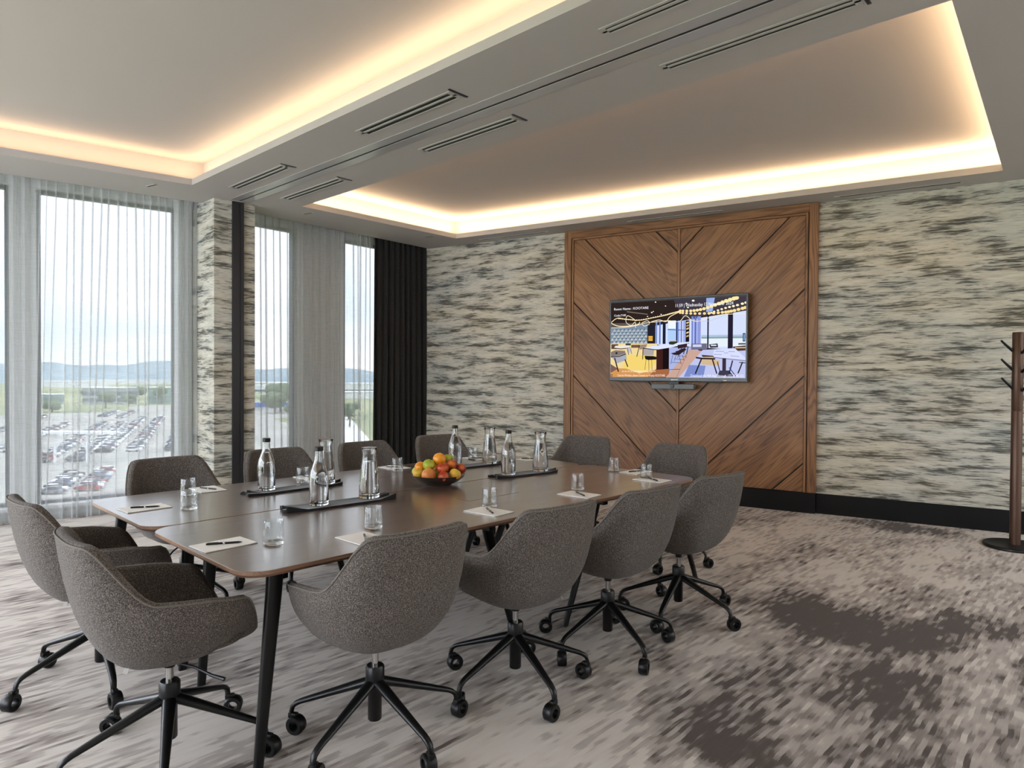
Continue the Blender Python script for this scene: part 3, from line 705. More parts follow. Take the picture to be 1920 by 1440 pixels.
    P2([(1164, 816), (1300, 820), (1352, 830), (1344, 880), (1186, 868)], (204, 178, 140)); LN([(1180, 810), (1122, 960)], 13, (36, 28, 34)); LN([(1284, 818), (1326, 962)], 12, (36, 28, 34)); LN([(1330, 840), (1352, 930)], 8, (40, 36, 50)); R2(1376, 806, 1410, 930, (56, 48, 56)); P2([(1350, 930), (1440, 930), (1480, 990), (1330, 990)], (60, 56, 76))
    LN([(1470, 830), (1440, 960)], 12, (44, 44, 66)); LN([(1560, 846), (1520, 960)], 12, (40, 36, 44)); LN([(1440, 900), (1500, 990)], 8, (50, 60, 110)); LN([(1530, 850), (1586, 856)], 8, (40, 34, 38)); LN([(1040, 760), (940, 990)], 5, (150, 120, 110))
    # strings of bead lights
    def curve(pts, n):
        out = []; seg = len(pts)-1
        for i in range(n+1):
            t = i/n*seg; k = min(int(t), seg-1); f = t-k
            p0, p1, p2, p3 = pts[max(k-1, 0)], pts[k], pts[k+1], pts[min(k+2, seg)]
            out.append(tuple(.5*(2*p1[j]+(p2[j]-p0[j])*f+(2*p0[j]-5*p1[j]+4*p2[j]-p3[j])*f*f+(3*p1[j]-p0[j]-3*p2[j]+p3[j])*f**3) for j in (0, 1)))
        return out
    LN(curve([(252, 432), (320, 390), (420, 402), (560, 412), (700, 388), (820, 366), (920, 340), (980, 326)], 40), 7, (255, 226, 170))
    LN(curve([(252, 440), (330, 470), (450, 470), (540, 455), (560, 430)], 24), 8, (250, 228, 186)); LN(curve([(252, 486), (400, 484), (520, 466), (620, 440), (740, 430), (850, 420), (960, 430), (1020, 372), (1075, 412), (1140, 432), (1230, 400), (1380, 366), (1586, 362)], 60), 6, (240, 226, 200))
    LN(curve([(410, 400), (430, 366), (480, 390), (520, 420)], 12), 6, (250, 230, 180)); LN(curve([(410, 400), (420, 440), (470, 464), (510, 430), (516, 490)], 16), 6, (240, 226, 196)); LN(curve([(580, 440), (640, 418), (660, 450), (610, 472), (582, 450)], 16), 6, (246, 226, 190)); LN(curve([(680, 430), (760, 412), (830, 430), (870, 380), (960, 335)], 24), 7, (250, 226, 176))
    LN(curve([(1070, 412), (1240, 430), (1400, 370)], 16), 3, (190, 186, 190))
    for x, y in curve([(330, 392), (430, 404), (560, 410), (700, 386), (820, 362), (900, 342), (970, 324)], 34): DOT(x, y, 6, (255, 236, 190))
    for i, (x, y) in enumerate(curve([(970, 322), (1080, 324), (1180, 310), (1290, 274), (1400, 232), (1500, 200)], 16)): DOT(x, y, 13+i*.6, (250, 226, 160), 10, .9)
    for i, (x, y) in enumerate(curve([(970, 342), (1090, 352), (1240, 352), (1380, 344), (1470, 330), (1580, 300)], 17)): DOT(x, y, 13+i*.3, (246, 216, 146), 10, .9)
    for i, (x, y) in enumerate(curve([(1270, 345), (1340, 320), (1420, 296), (1500, 276), (1586, 250)], 9)): DOT(x, y, 11+i*.5, (250, 236, 200), 10, .8)
    for x, y, r in ((722, 232, 8), (824, 272, 6), (700, 326, 6), (684, 336, 9), (1096, 222, 14), (1046, 290, 10), (780, 356, 7), (640, 376, 7), (1030, 248, 8)): DOT(x, y, r, (250, 244, 226), 8, .7)
    R2(1560, 556, 1584, 640, (40, 60, 90)); R2(1566, 566, 1580, 630, (120, 150, 190))
    def T(txt, x, y, x2, col=(250, 250, 252), h=None):
        u, v = uv(x, y); u2, _ = uv(x2, y); vs, fs = text_mesh(txt, 1.0)
        wd = max(p.x for p in vs); sc = (u2-u)*(sx1-sx0)/wd; vsc = sc if h is None else h
        colour(col); X, Z = sx0+(sx1-sx0)*u, sz1-(sz1-sz0)*v
        lay[0] += 1; yt = -.0018-lay[0]*1.2e-5-.0002; m.add([(X+p.x*sc, yt, Z+p.y*vsc) for p in vs], fs)
    T('Room Name : KOOTARE', 282, 312, 650); T('Code:7185', 284, 374, 412)
    T('11:59 | Wednesday 13 November 2024', 918, 286, 1472, h=.052)
    T('Use the VIA (for presentation) meeting room 4 K', 372, 934, 730, (255, 240, 226), .03)
    T('Cant be Wireless, please Connect to Airplay KOOTARE', 326, 976, 826, (255, 240, 226), .036)
    T('Download the VIA App through 172.22.46.222', 1076, 990, 1572, (244, 244, 255), .04)
    R2(250, 958, 272, 980, (30, 26, 30)); R2(255, 966, 268, 973, (220, 220, 220))
    o = bpy.data.objects.new('screen', m.mesh('screen', mats)); link(o, e)
    # camera bar hanging under the television
    b = empty('camera_bar', W(-2.40, 0, .22), ATV); tag(b, 'grey conference camera bar mounted under the television', 'camera')
    m = MB(); m.bbox((-.25, -.02, 1.297), (.25, .07, 1.358), .008); m.build('housing', MT['cam_grey'], b)
    m = MB(); m.lathe([(.0, 0), (.02, 0), (.024, .006), (.024, .016)], 20, Matrix.Translation((0, -.036, 1.334)) @ Matrix.Rotation(-PI/2, 4, 'X')); m.build('lens', MT['tv_black'], b, True)
    m = MB(); m.box((-.06, .03, 1.358), (.06, .06, 1.384)); m.build('bracket', MT['black_metal'], b)

# ------------------------------------------------------------------ swivel chair
def sm(x, a, b):
    t = min(1, max(0, (x-a)/(b-a))); return t*t*(3-2*t)
def smm(x, a, b):
    t = min(1, max(0, (x-a)/(b-a))); return t*t*t*(t*(6*t-15)+10)
def bez(p, t):
    q = 1-t; return p[0]*q**3+p[1]*3*q*q*t+p[2]*3*q*t*t+p[3]*t**3
def shell_curves(n=72):
    rings = []
    for i in range(n):
        al = 2*PI*i/n; A = al if al <= PI else 2*PI-al
        zr = .675+.208*(1-.5*(smm(A, .52, 1.30)+sm(A, .50, 1.30))) - .035*sm(A, 1.25, 2.1) - .18*sm(A, 2.05, 2.85)
        k = (zr-.675)/.208 if zr > .675 else 0
        ex = 2/2.9; si, co = math.sin(al), math.cos(al)
        b = .285 if co > 0 else .275
        x = .312*math.copysign(abs(si)**ex, si); y = -b*math.copysign(abs(co)**ex, co)-.062*k
        fr = sm(A, 1.9, 2.5)*(1-sm(A, 2.55, 2.95)); ft = sm(A, 2.5, 3.0)
        R = Vector((x, y, zr))
        p1z = .50*(1-ft)+.425*ft+.02*fr; p2z = .40+.015*fr
        out = [R, Vector((x*.985, y*(.985-.12*k), min(p1z, zr-.02))), Vector((x*.66, y*.66, p2z)), Vector((x*.14, y*.14, .388))]
        Ri = Vector((x*.885, y*.885+.004*k, zr-.004)); inn = [Ri, Vector((x*.86, y*(.87-.14*k), min(.52, zr-.01))), Vector((x*.70, y*.68, .455)), Vector((x*.14, y*.12, .447))]
        row = [bez(out, 1-j/12) for j in range(12)]+[R]
        row += [R.lerp(Ri, .28)+Vector((0, 0, .012)), R.lerp(Ri, .72)+Vector((0, 0, .012)), Ri]+[bez(inn, j/10) for j in range(1, 11)]
        rings.append(row)
    return rings
def make_chair(name='swivel_chair'):
    e = empty(name)
    rings = shell_curves(); n = len(rings); k = len(rings[0]); m = MB()
    vs = [p for r in rings for p in r]; fs = []
    for i in range(n):
        j = (i+1) % n
        for q in range(k-1): fs.append((i*k+q, j*k+q, j*k+q+1, i*k+q+1))
    fs.append(tuple(i*k for i in range(n))); fs.append(tuple(i*k+k-1 for i in range(n)))
    m.add(vs, fs); m.build('shell', MT['tweed'], e, True, 180)
    m = MB(); m.tube([r[12]+(r[13]-r[12])*.2+Vector((r[12].x*.006, r[12].y*.006, .001)) for r in rings], .0035, 6, True); o = m.build('rim_halo', MT['rim_halo'], e, True, 180)  # added pale tube: rim fuzz and light halo put into its colour
    # seat pad
    m = MB(); ex = 2/3.0; N_ = 40; prof = [(.0, .500), (.5, .499), (.85, .494), (.97, .484), (1.0, .470), (.97, .456), (.8, .449)]
    vs = []; fs = []; kk = len(prof)
    for i in range(N_):
        a = 2*PI*i/N_; x = .235*math.copysign(abs(math.cos(a))**ex, math.cos(a)); y = .225*math.copysign(abs(math.sin(a))**ex, math.sin(a))+.02
        for r, z in prof: vs.append((x*r, (y-.02)*r+.02, z))
    for i in range(N_):
        j = (i+1) % N_
        for q in range(kk-1): fs.append((i*kk+q, j*kk+q, j*kk+q+1, i*kk+q+1))
    m.add(vs, fs); m.build('seat_cushion', MT['tweed'], e, True, 180)
    m = MB(); m.lathe([(.0, .392), (.055, .392), (.055, .378), (.02, .374), (.02, .352), (.0, .352)], 20); m.build('seat_mount', MT['black_metal'], e, True)
    m = MB(); m.lathe([(.0135, .298), (.0135, .356)], 16); m.build('gas_lift', MT['chrome'], e, True)
    m = MB(); m.lathe([(.0, .083), (.024, .083), (.027, .087), (.027, .21), (.034, .22), (.037, .235), (.037, .293), (.032, .30), (.0, .30)], 24); m.build('hub', MT['black_metal'], e, True)
    m = MB(); m.tube([(.05, .02, .372), (.10, .06, .36), (.15, .10, .335), (.19, .13, .325)], [.005, .005, .006, .008], 8); m.build('height_lever', MT['black_metal'], e, True)
    q0 = rings[7][4]; q1 = rings[7][3]; q2 = rings[8][4]; nrm = (q1-q0).cross(q2-q0).normalized()
    if nrm.z > 0: nrm = -nrm
    tx = Vector((0, 0, 1)).cross(nrm).normalized(); ty = nrm.cross(tx)
    m = MB(); m.bbox((-.010, -.0008, -.018), (.010, .0008, .006), .0004, Matrix.Translation(q0) @ Matrix((tx, ty, -nrm)).transposed().to_4x4()); m.build('care_tag', MT['tag_grey'], e)
    # one leg along +x, and its caster
    mm = MB(); pts = []; rad = []
    for t in [i/8 for i in range(9)]: pts.append((.028+t*.282, 0, .232-.100*t)); rad.append(.0255-.0105*t)
    pts += [(.328, 0, .123), (.343, 0, .110), (.349, 0, .092), (.350, 0, .078)]; rad += [.0145, .0135, .0125, .012]
    mm.tube(pts, rad, 10, False, .72, (0, 1, 0)); leg = mm.mesh('leg', MT['black_metal'], True, 50)
    c = MB(); c.lathe([(.0, .004), (.008, .004), (.008, -.02), (.0, -.02)], 10)
    RX = Matrix.Translation((-.022, 0, -.0403)) @ Matrix.Rotation(PI/2, 4, 'X')
    ring = [(.020, -.022), (.033, -.022), (.0372, -.017), (.0372, .017), (.033, .022), (.020, .022), (.018, .015), (.018, -.015), (.020, -.022)]
    c.lathe(ring, 28, RX, cap=False)
    c.bbox((-.026, -.0105, -.014), (.010, .0105, .006), .003)
    cas = c.mesh('caster', MT['black_plastic'], True, 40)
    for q in range(5):
        o = bpy.data.objects.new('leg', leg); link(o, e); o.rotation_euler = (0, 0, 2*PI*q/5)
        w = bpy.data.objects.new('caster', cas); link(w, o); w.location = (.350, 0, .0775); w.rotation_euler = (0, 0, random.uniform(0, 2*PI))
    return e

def chairs():
    proto = make_chair(); first = [True]
    def put(x, y, face, phase, label):
        """face: world angle the sitter looks along"""
        rz = face-PI/2
        if first[0]: r = proto; first[0] = False
        else: r = copy_tree(proto)
        r.location = (x, y, 0); r.rotation_euler = (0, 0, rz); tag(r, label, 'chair', 'grey tweed swivel chairs around the meeting table')
        i = 0
        for ch in r.children:
            if ch.name.startswith('leg'):
                ch.rotation_euler = (0, 0, math.radians(phase)+2*PI*i/5-rz); i += 1
                for w in ch.children: w.rotation_euler = (0, 0, random.uniform(0, 2*PI))
        return r
    d = math.radians
    put(-2.213, 1.525, d(176), 0, 'grey swivel chair seen from behind, nearest of the four along the right table edge')
    put(-2.14, 2.255, d(174), 54, 'grey swivel chair seen from behind, second of the four along the right table edge')
    put(-2.101, 2.932, d(174), 49, 'grey swivel chair seen from behind, third of the four along the right table edge')
    put(-2.073, 3.62, d(172), 68, 'grey swivel chair seen from behind, farthest of the four along the right table edge')
    put(-2.646, .908, d(88), 50, 'grey swivel chair at the near table end, its arm touching the front table leg')
    put(-3.584, .925, d(92), 65, 'grey swivel chair at the near table end, leftmost of all the chairs')
    put(-4.38, 1.60, d(2), 20, 'dark backlit swivel chair in front of the left window')
    put(-4.40, 2.35, d(0), 40, 'dark backlit swivel chair in front of the papered pillar and far sheer')
    put(-4.40, 3.10, d(-3), 5, 'dark backlit swivel chair in front of the far sheer, beside the dark drape')
    put(-4.48, 3.93, d(-8), 60, 'swivel chair before the papered corner, partly behind the fruit bowl and bottle')
    put(-3.71, 4.62, d(-80), 30, 'grey swivel chair facing us at the far table end, left of the television')
    put(-2.77, 4.57, d(-88), 12, 'grey swivel chair facing us at the far table end, below the television')

# ------------------------------------------------------------------ table
TX0, TXS, TX1, TY0, TY1, TZ = -4.262, -3.292, -2.290, 1.035, 4.262, .74
def rrect(x0, x1, y0, y1, r, n=8):
    out = []
    for cx, cy_, a0 in ((x1-r, y1-r, 0), (x0+r, y1-r, PI/2), (x0+r, y0+r, PI), (x1-r, y0+r, 3*PI/2)):
        for i in range(n+1): a = a0+PI/2*i/n; out.append((cx+r*math.cos(a), cy_+r*math.sin(a)))
    return out
def tables():
    for x0, x1, fl, lab in ((TX0, TXS-.006, (-3.90, 2.86), 'dark walnut meeting table along the windows'), (TXS+.006, TX1, (-2.82, 2.735), 'dark walnut meeting table on the side away from the windows')):
        cx, cyy = (x0+x1)/2, (TY0+TY1)/2
        e = empty('meeting_table', (cx, cyy, 0)); tag(e, lab, 'table')
        hx, hy = (x1-x0)/2, (TY1-TY0)/2
        # top: local frame turned so that its x runs along the grain (world y)
        m = MB(); o_ = rrect(-hy, hy, -hx, hx, .11, 9); i_ = offset_poly(o_, -.012); i2 = offset_poly(o_, -.002); n = len(o_)
        vs = [(*p, TZ) for p in i2]+[(*p, TZ-.002) for p in o_]+[(*p, TZ-.014) for p in o_]+[(*p, TZ-.026) for p in i_]
        m.add(vs, [tuple(range(n))]); m.cur = 1
        m.add(vs, [(a*n+i, a*n+(i+1) % n, (a+1)*n+(i+1) % n, (a+1)*n+i) for a in range(3) for i in range(n)]+[tuple(range(3*n, 4*n))])
        t = m.build('tabletop', [MT['walnut'], MT['walnut_edge']], e); t.rotation_euler = (0, 0, PI/2)
        f = MB(); f.box((-.205, -.058, TZ-.002), (.205, .058, TZ+.0003)); g = f.build('flap_gap', MT['vent_dark'], e); g.location = (fl[0]-cx, fl[1]-cyy, 0); g.rotation_euler = (0, 0, PI/2)
        f = MB(); f.box((-.202, -.054, TZ-.002), (.202, .054, TZ+.0010)); g = f.build('cable_flap', MT['walnut'], e); g.location = (fl[0]-cx, fl[1]-cyy, 0); g.rotation_euler = (0, 0, PI/2)
        # frame rails and legs
        for yy in (-1.42, -.30, .66, 1.38):
            f = MB(); f.bbox((-hx+.10, yy-.022, .665), (hx-.10, yy+.022, .712), .004); f.build('cross_rail', MT['black_metal'], e)
        for sx in (-1, 1):
            f = MB(); f.bbox((sx*(hx-.20)-.016, -1.42, .672), (sx*(hx-.20)+.016, 1.38, .710), .004); f.build('long_rail', MT['black_metal'], e)
            outer = (sx > 0) == (x1 == TX1)
            for k, (yt, yb) in enumerate(((-1.46, -1.54), (-.30, -.105), (.67, .34), (1.40, 1.70))):
                ins_t, ins_b = ((.085, .055), (.15, .09), (.17, .15), (.085, .06))[k]
                if not outer:
                    ins_t, ins_b = .13, .11
                    if k == 0: yt, yb = -1.38, -1.42
                elif x1 != TX1 and k in (1, 2): ins_t, ins_b = .24, .21
                xt, xb = sx*(hx-ins_t), sx*(hx-ins_b)
                f = MB(); vs = []
                for (x, y, z, a, b) in ((xt, yt, .714, .020, .031), (xt*.9+xb*.1, yt*.9+yb*.1, .62, .018, .030), (xb, yb, .0, .013, .018)):
                    for k in range(12):
                        t_ = 2*PI*k/12; vs.append((x+a*math.copysign(abs(math.cos(t_))**.6, math.cos(t_)), y+b*math.copysign(abs(math.sin(t_))**.6, math.sin(t_)), z))
                f.add(vs, [tuple(range(12)), tuple(range(24, 36))]+[(r*12+k, r*12+(k+1) % 12, (r+1)*12+(k+1) % 12, (r+1)*12+k) for r in range(2) for k in range(12)])
                f.build('leg', MT['black_metal'], e, True, 50)

# ------------------------------------------------------------------ things on the table
def napkins():
    def nap(x, y, rz, ln, wd, label, seed, bx):
        rg = random.Random(seed); m = MB(); nu, nv = 36, 10; top = []; bot = []
        ph = rg.uniform(0, 6)
        for i in range(nu+1):
            u = i/nu; en = max(0, 1-min(u, 1-u)/.16)
            for j in range(nv+1):
                v = j/nv*2-1
                w = wd/2*(1-.18*en+.03*math.sin(7*u+ph))
                yy = v*w; xx = (u-.5)*ln+.012*math.sin(3*v+ph)*en
                ed = abs(v)**4
                # flat where the bottles stand, rolled and rumpled at the ends
                z = .0085 + .004*ed + en*(.017*(.5+.5*math.sin(4.5*v+ph))+.008*math.sin(9*v+2*ph))
                z *= (1-ed*.0) 
                top.append((xx, yy, max(z, .003))); bot.append((xx*.995, yy*.97, 0.0005))
        fs = []; k = nv+1; nb = len(top)
        for i in range(nu):
            for j in range(nv):
                fs.append((i*k+j, (i+1)*k+j, (i+1)*k+j+1, i*k+j+1)); fs.append((nb+i*k+j, nb+i*k+j+1, nb+(i+1)*k+j+1, nb+(i+1)*k+j))
            for j in (0, nv): fs.append((i*k+j, (i+1)*k+j, nb+(i+1)*k+j, nb+i*k+j))
        for i in (0, nu):
            for j in range(nv): fs.append((i*k+j, i*k+j+1, nb+i*k+j+1, nb+i*k+j))
        m.add(top+bot, fs); o = m.build('folded_napkin', MT['napkin'], None, True, 60, (x, y, TZ), rz); tag(o, label, 'napkin', 'black napkins under the water bottles')
    nap(-3.80, 2.03, d_(90), .62, .135, 'folded black napkin near the windows at the front, under a capped bottle and carafe', 1, 0)
    nap(-3.19, 1.965, d_(85), .63, .145, 'folded black napkin on the seam, nearest the camera, under a bottle and carafe', 2, 0)
    nap(-3.235, 3.50, d_(82), .55, .135, 'folded black napkin beyond the fruit bowl on the right, under a bottle and carafe', 3, 0)
    nap(-3.80, 3.50, d_(84), .60, .135, 'folded black napkin behind the fruit bowl on the window side', 4, 0)
def d_(x): return math.radians(x)

def liquid(prof_in, level):
    pts = [(0, prof_in[0][1]+.0006)]
    for r, z in prof_in:
        if z < level: pts.append((max(r-.0006, .0), z+.0006))
    for (r0, z0), (r1, z1) in zip(prof_in, prof_in[1:]):
        if z0 < level <= z1: pts.append((r0+(r1-r0)*(level-z0)/(z1-z0)-.0006, level))
    pts.append((0, level)); return pts
def vessels():
    def mk(name, outp, th, base, level, cap):
        e = empty(name); n = 36
        inn = [(max(r-th, .002), z) for r, z in outp if z > base]
        inn = [(max(inn[0][0]-.006, .002), base)]+[(r, z) for r, z in inn if z > base+.004]
        prof = [(0, outp[0][1])]+list(outp)+[(outp[-1][0]-th*.5, outp[-1][1]+th*.4)]+list(reversed(inn))+[(0, base)]
        m = MB(); m.lathe(prof, n, cap=False); m.build('glass_body', MT['bottle_glass'], e, True, 60)
        m = MB(); m.lathe(liquid(inn, level), n, cap=False); m.build('water', MT['water'], e, True, 50)
        if cap:
            z = outp[-1][1]; r = outp[-1][0]; m = MB()
            m.lathe([(0, z-.012), (r+.0012, z-.012), (r+.003, z-.010), (r+.003, z+.009), (r+.001, z+.011), (0, z+.011)], 28); m.build('cap', MT['black_plastic'], e, True, 40)
        return e
    bottle = mk('water_bottle', [(.046, 0), (.050, .004), (.0505, .02), (.0508, .135), (.049, .160), (.043, .185), (.033, .212), (.0245, .238), (.0205, .262), (.0195, .285), (.0195, .300)], .0028, .012, .225, True)
    carafe = mk('carafe', [(.052, 0), (.0565, .004), (.0575, .02), (.056, .07), (.052, .115), (.047, .160), (.0415, .200), (.0375, .228), (.0372, .242), (.040, .262), (.0445, .283)], .0028, .014, .205, False)
    B = [(-3.832, 1.862, 'clear water bottle with black cap nearest the windows at the front'), (-3.199, 1.846, 'clear water bottle with black cap nearest the camera, on the seam napkin'), (-3.259, 3.352, 'clear water bottle with black cap just right of the fruit bowl'), (-3.845, 3.37, 'clear water bottle with black cap standing behind the fruit bowl')]
    Cf = [(-3.79, 2.235, 'flared open carafe hidden partly behind the bottle on the front window side napkin'), (-3.193, 2.157, 'flared open carafe of water on the seam napkin, left of the fruit bowl'), (-3.222, 3.649, 'flared open carafe of water rightmost on the table, beyond the fruit bowl'), (-3.769, 3.665, 'flared open carafe of water behind the capped bottle right of the fruit bowl')]
    for pr, ls, g in ((bottle, B, 'capped glass water bottles'), (carafe, Cf, 'open glass carafes')):
        for i, (x, y, lab) in enumerate(ls):
            r = pr if i == 0 else copy_tree(pr)
            r.location = (x, y, TZ+.0125); r.rotation_euler = (0, 0, i*.7); tag(r, lab, 'bottle' if pr is bottle else 'carafe', g)
    # tumblers
    m = MB(); th = .0022
    out = [(0, 0), (.040, 0), (.0425, .003), (.043, .012), (.0415, .05), (.039, .098), (.0382, .0995), (.0372, .098), (.0392, .05), (.0403, .016), (.038, .0125), (0, .0115)]
    m.lathe(out, 36, cap=False); me = m.mesh('tumbler', MT['clear_glass'], True, 60)
    m = MB(); m.lathe([(0, .0012), (.038, .0012), (.0405, .004), (.0408, .009), (.037, .0112), (0, .0108)], 36, cap=False); mb = m.mesh('base', MT['bottle_glass'], True, 60)
    for x, y, lab in [(-3.625, 1.34, 'empty glass tumbler by the notepad at the near window side corner'), (-4.03, 1.485, 'empty glass tumbler beside the first window side notepad, behind another tumbler'), (-2.637, 1.313, 'empty glass tumbler closest to the camera, by the near right notepad'), (-2.591, 1.774, 'empty glass tumbler above the back of the nearest long side chair'), (-2.574, 2.505, 'empty glass tumbler beside the cable flap, on the side away from the windows'), (-2.578, 3.271, 'empty glass tumbler behind the third notepad on the side away from the windows'), (-2.897, 4.107, 'empty glass tumbler at the far table end, left of the last notepads'), (-2.528, 3.971, 'empty glass tumbler at the far right corner of the table'), (-3.999, 2.19, 'empty glass tumbler between the two front bottles, near the windows'), (-3.987, 2.935, 'empty glass tumbler left of the fruit bowl, near the windows'), (-4.108, 3.80, 'empty glass tumbler seen between bottle and carafe at the far window side')]:
        o = bpy.data.objects.new('tumbler', me); link(o); o.location = (x, y, TZ+.0003); tag(o, lab, 'glass', 'glass tumblers on the table')
        q = bpy.data.objects.new('base', mb); link(q, o)

def stationery():
    m = MB(); m.cur = 0; m.box((-.076, -.108, 0), (.076, .108, .0035)); 
    pad = m.mesh('notepad', MT['paper'])
    m = MB(); m.box((-.0765, -.1085, 0), (.0765, .1085, .0008)); card = m.mesh('backing_card', MT['black_plastic'])
    e = MB(); e.lathe([(0, -.070), (.0012, -.069), (.004, -.058), (.0045, -.05), (.0045, .06), (.004, .068), (0, .069)], 12, Matrix.Rotation(-PI/2, 4, 'Y') @ Matrix.Rotation(0, 4, 'X')); barrel = e.mesh('barrel', MT['pen_black'], True, 40)
    e = MB(); e.lathe([(.0048, -.004), (.0048, .004)], 12, Matrix.Rotation(-PI/2, 4, 'Y')); bandm = e.mesh('ring', MT['chrome'], True)
    e = MB(); e.bbox((-.062, -.001, .0045), (-.022, .001, .0065), .0004); clipm = e.mesh('clip', MT['chrome'])
    where = [(-3.80, 1.183, 3, 'at the near end of the window side table', 62), (-2.765, 1.159, 3, 'at the near end, closest to the camera', 62), (-2.44, 1.625, 92, 'above the back of the nearest long side chair', 150), (-2.477, 2.405, 95, 'second along the side away from the windows', 150), (-2.455, 3.13, 95, 'third along the side away from the windows', 150), (-2.455, 3.925, 92, 'fourth along the side away from the windows', 150), (-2.745, 4.17, 2, 'by the right far end chair', 70), (-4.15, 1.645, 88, 'in front of the first window side chair', 20), (-4.14, 2.33, 90, 'in front of the second window side chair', 20), (-4.15, 3.03, 90, 'in front of the third window side chair', 30), (-4.13, 3.87, 88, 'in front of the last window side chair', 30), (-3.79, 4.15, 0, 'by the left far end chair', 50)]
    for x, y, a, w, pa in where:
        o = bpy.data.objects.new('notepad', pad); link(o); o.location = (x, y, TZ+.0012); o.rotation_euler = (0, 0, d_(a)); tag(o, 'white blank notepad '+w, 'notepad', 'notepads laid at each place')
        c = bpy.data.objects.new('backing_card', card); link(c, o); c.location = (0, 0, -.0009)
        p = bpy.data.objects.new('pen', barrel); link(p); p.location = (x+.005, y+.0, TZ+.0012+.0035+.0047); p.rotation_euler = (0, 0, d_(pa)); tag(p, 'slim black pen on notepad '+w, 'pen', 'black pens on the notepads')
        for nm, me in (('ring', bandm), ('clip', clipm)):
            q = bpy.data.objects.new(nm, me); link(q, p)

def fruit_bowl():
    bx, by = -3.335, 2.782
    e = empty('fruit_bowl', (bx, by, TZ)); tag(e, 'shallow dark bowl piled with mixed fruit in the middle of the table', 'bowl')
    m = MB(); m.lathe([(0, .004), (.075, .004), (.078, 0), (.084, .0), (.086, .006), (.13, .024), (.160, .046), (.172, .064), (.174, .066), (.170, .066)], 48, cap=False); m.build('outside', MT['bowl_dark'], e, True, 50)
    m = MB(); m.lathe([(.170, .066), (.156, .049), (.125, .029), (.08, .013), (0, .010)], 48, cap=False); m.build('inside', MT['bowl_inner'], e, True, 50)
    cR = Vector((.7204, .6936, 0)); cF = Vector((-.6936, .7204, 0))
    ap = lambda rr, zz, t: (rr*(1.0+.06*math.cos(t)*-1), zz*.92-(.10*math.exp(-(rr/.25)**2) if zz > 0 else -.07*math.exp(-(rr/.3)**2)))
    def fruit(kind, skin, px, dep, z, r, label, stem=True, tilt=(0, 0)):
        dx = (px-497)/5.486/290
        pos = Vector((bx, by, TZ))+cR*dx+cF*dep+Vector((0, 0, z))
        m = MB(); m.sphere((0, 0, 0), r, 22, 14, (1, 1, 1 if kind == 'orange' else .97), ap if 'apple' in kind else None)
        o = m.build(kind, MT['skin_'+skin], None, True, 180, pos); o.rotation_euler = (tilt[0], tilt[1], random.uniform(0, 6)); tag(o, label, 'fruit', 'fruit piled in the bowl')
        if stem and 'apple' in kind:
            s = MB(); s.tube([(0, 0, r*.78), (.002, 0, r*1.0), (.005, 0, r*1.15)], .0014, 6); s.build('stem', MT['fruit_stem'], o)
    f = fruit
    f('orange', 'orange', 507, -.01, .163, .042, 'bright orange at the very top of the fruit pile')
    f('apple', 'green_apple', 588, .05, .160, .034, 'yellow green apple at the back top of the pile')
    f('orange', 'orange', 312, -.005, .108, .038, 'orange at the left side of the pile')
    f('apple', 'green_apple', 408, -.047, .130, .040, 'green apple on the left, resting above the peach', True, (.4, .2))
    f('apple', 'red_apple', 552, -.068, .112, .040, 'red and yellow apple in the middle of the pile', True, (.3, -.2))
    f('apple', 'nectarine', 632, .0, .128, .037, 'dark red apple right of the top orange')
    f('nectarine', 'nectarine', 722, .02, .098, .036, 'dark red nectarine at the right rim of the bowl')
    f('peach', 'peach', 418, -.112, .076, .045, 'large peach coloured fruit at the front left of the bowl')
    f('nectarine', 'red_apple', 568, -.130, .070, .034, 'small red fruit at the front of the bowl')
    f('apple', 'yellow_apple', 680, -.085, .078, .038, 'golden apple at the front right of the bowl', True, (.5, .3))
    f('apple', 'yellow_apple', 306, -.072, .077, .035, 'yellow apple at the front left rim of the bowl')
    f('pear', 'green_apple', 262, .05, .075, .032, 'pale green fruit just showing at the left rim of the bowl', False)
    f('lime', 'green_apple', 490, -.055, .060, .028, 'small green fruit wedged between the front fruit', False)
    f('orange', 'orange', 470, .075, .098, .042, 'orange hidden at the back of the pile')
    f('apple', 'red_apple', 612, .085, .095, .039, 'red apple hidden at the back of the pile')
    f('apple', 'yellow_apple', 497, .01, .074, .042, 'yellow apple buried in the middle of the pile', False)

# ------------------------------------------------------------------ coat stand
def coat_stand():
    x, y = -.85, 7.10
    e = empty('coat_stand', (x, y, 0)); tag(e, 'bronze coat stand with angled pegs by the right edge of the photo', 'coat stand')
    m = MB(); m.lathe([(0, 0), (.225, 0), (.23, .005), (.23, .022), (.225, .028), (0, .028)], 56); m.build('base', MT['black_metal'], e, True, 40)
    m = MB(); m.lathe([(0, .028), (.041, .028), (.041, 1.16), (.039, 1.165), (.039, 1.17), (.041, 1.175), (.041, 1.835), (.038, 1.84), (0, 1.84)], 32); m.build('pole', MT['bronze'], e, True, 40)
    for k, (z, a) in enumerate([(1.68, 3.8), (1.52, 3.85), (1.36, 3.9), (1.66, 5.6), (1.50, 5.65), (1.34, 5.7), (1.67, 1.7), (1.51, 1.75)]):
        dx, dy = math.cos(a), math.sin(a)
        m = MB(); m.tube([(dx*.04, dy*.04, z), (dx*.10, dy*.10, z+.055), (dx*.135, dy*.135, z+.09)], [.012, .010, .008], 10); m.build('peg', MT['black_metal'], e, True, 40)

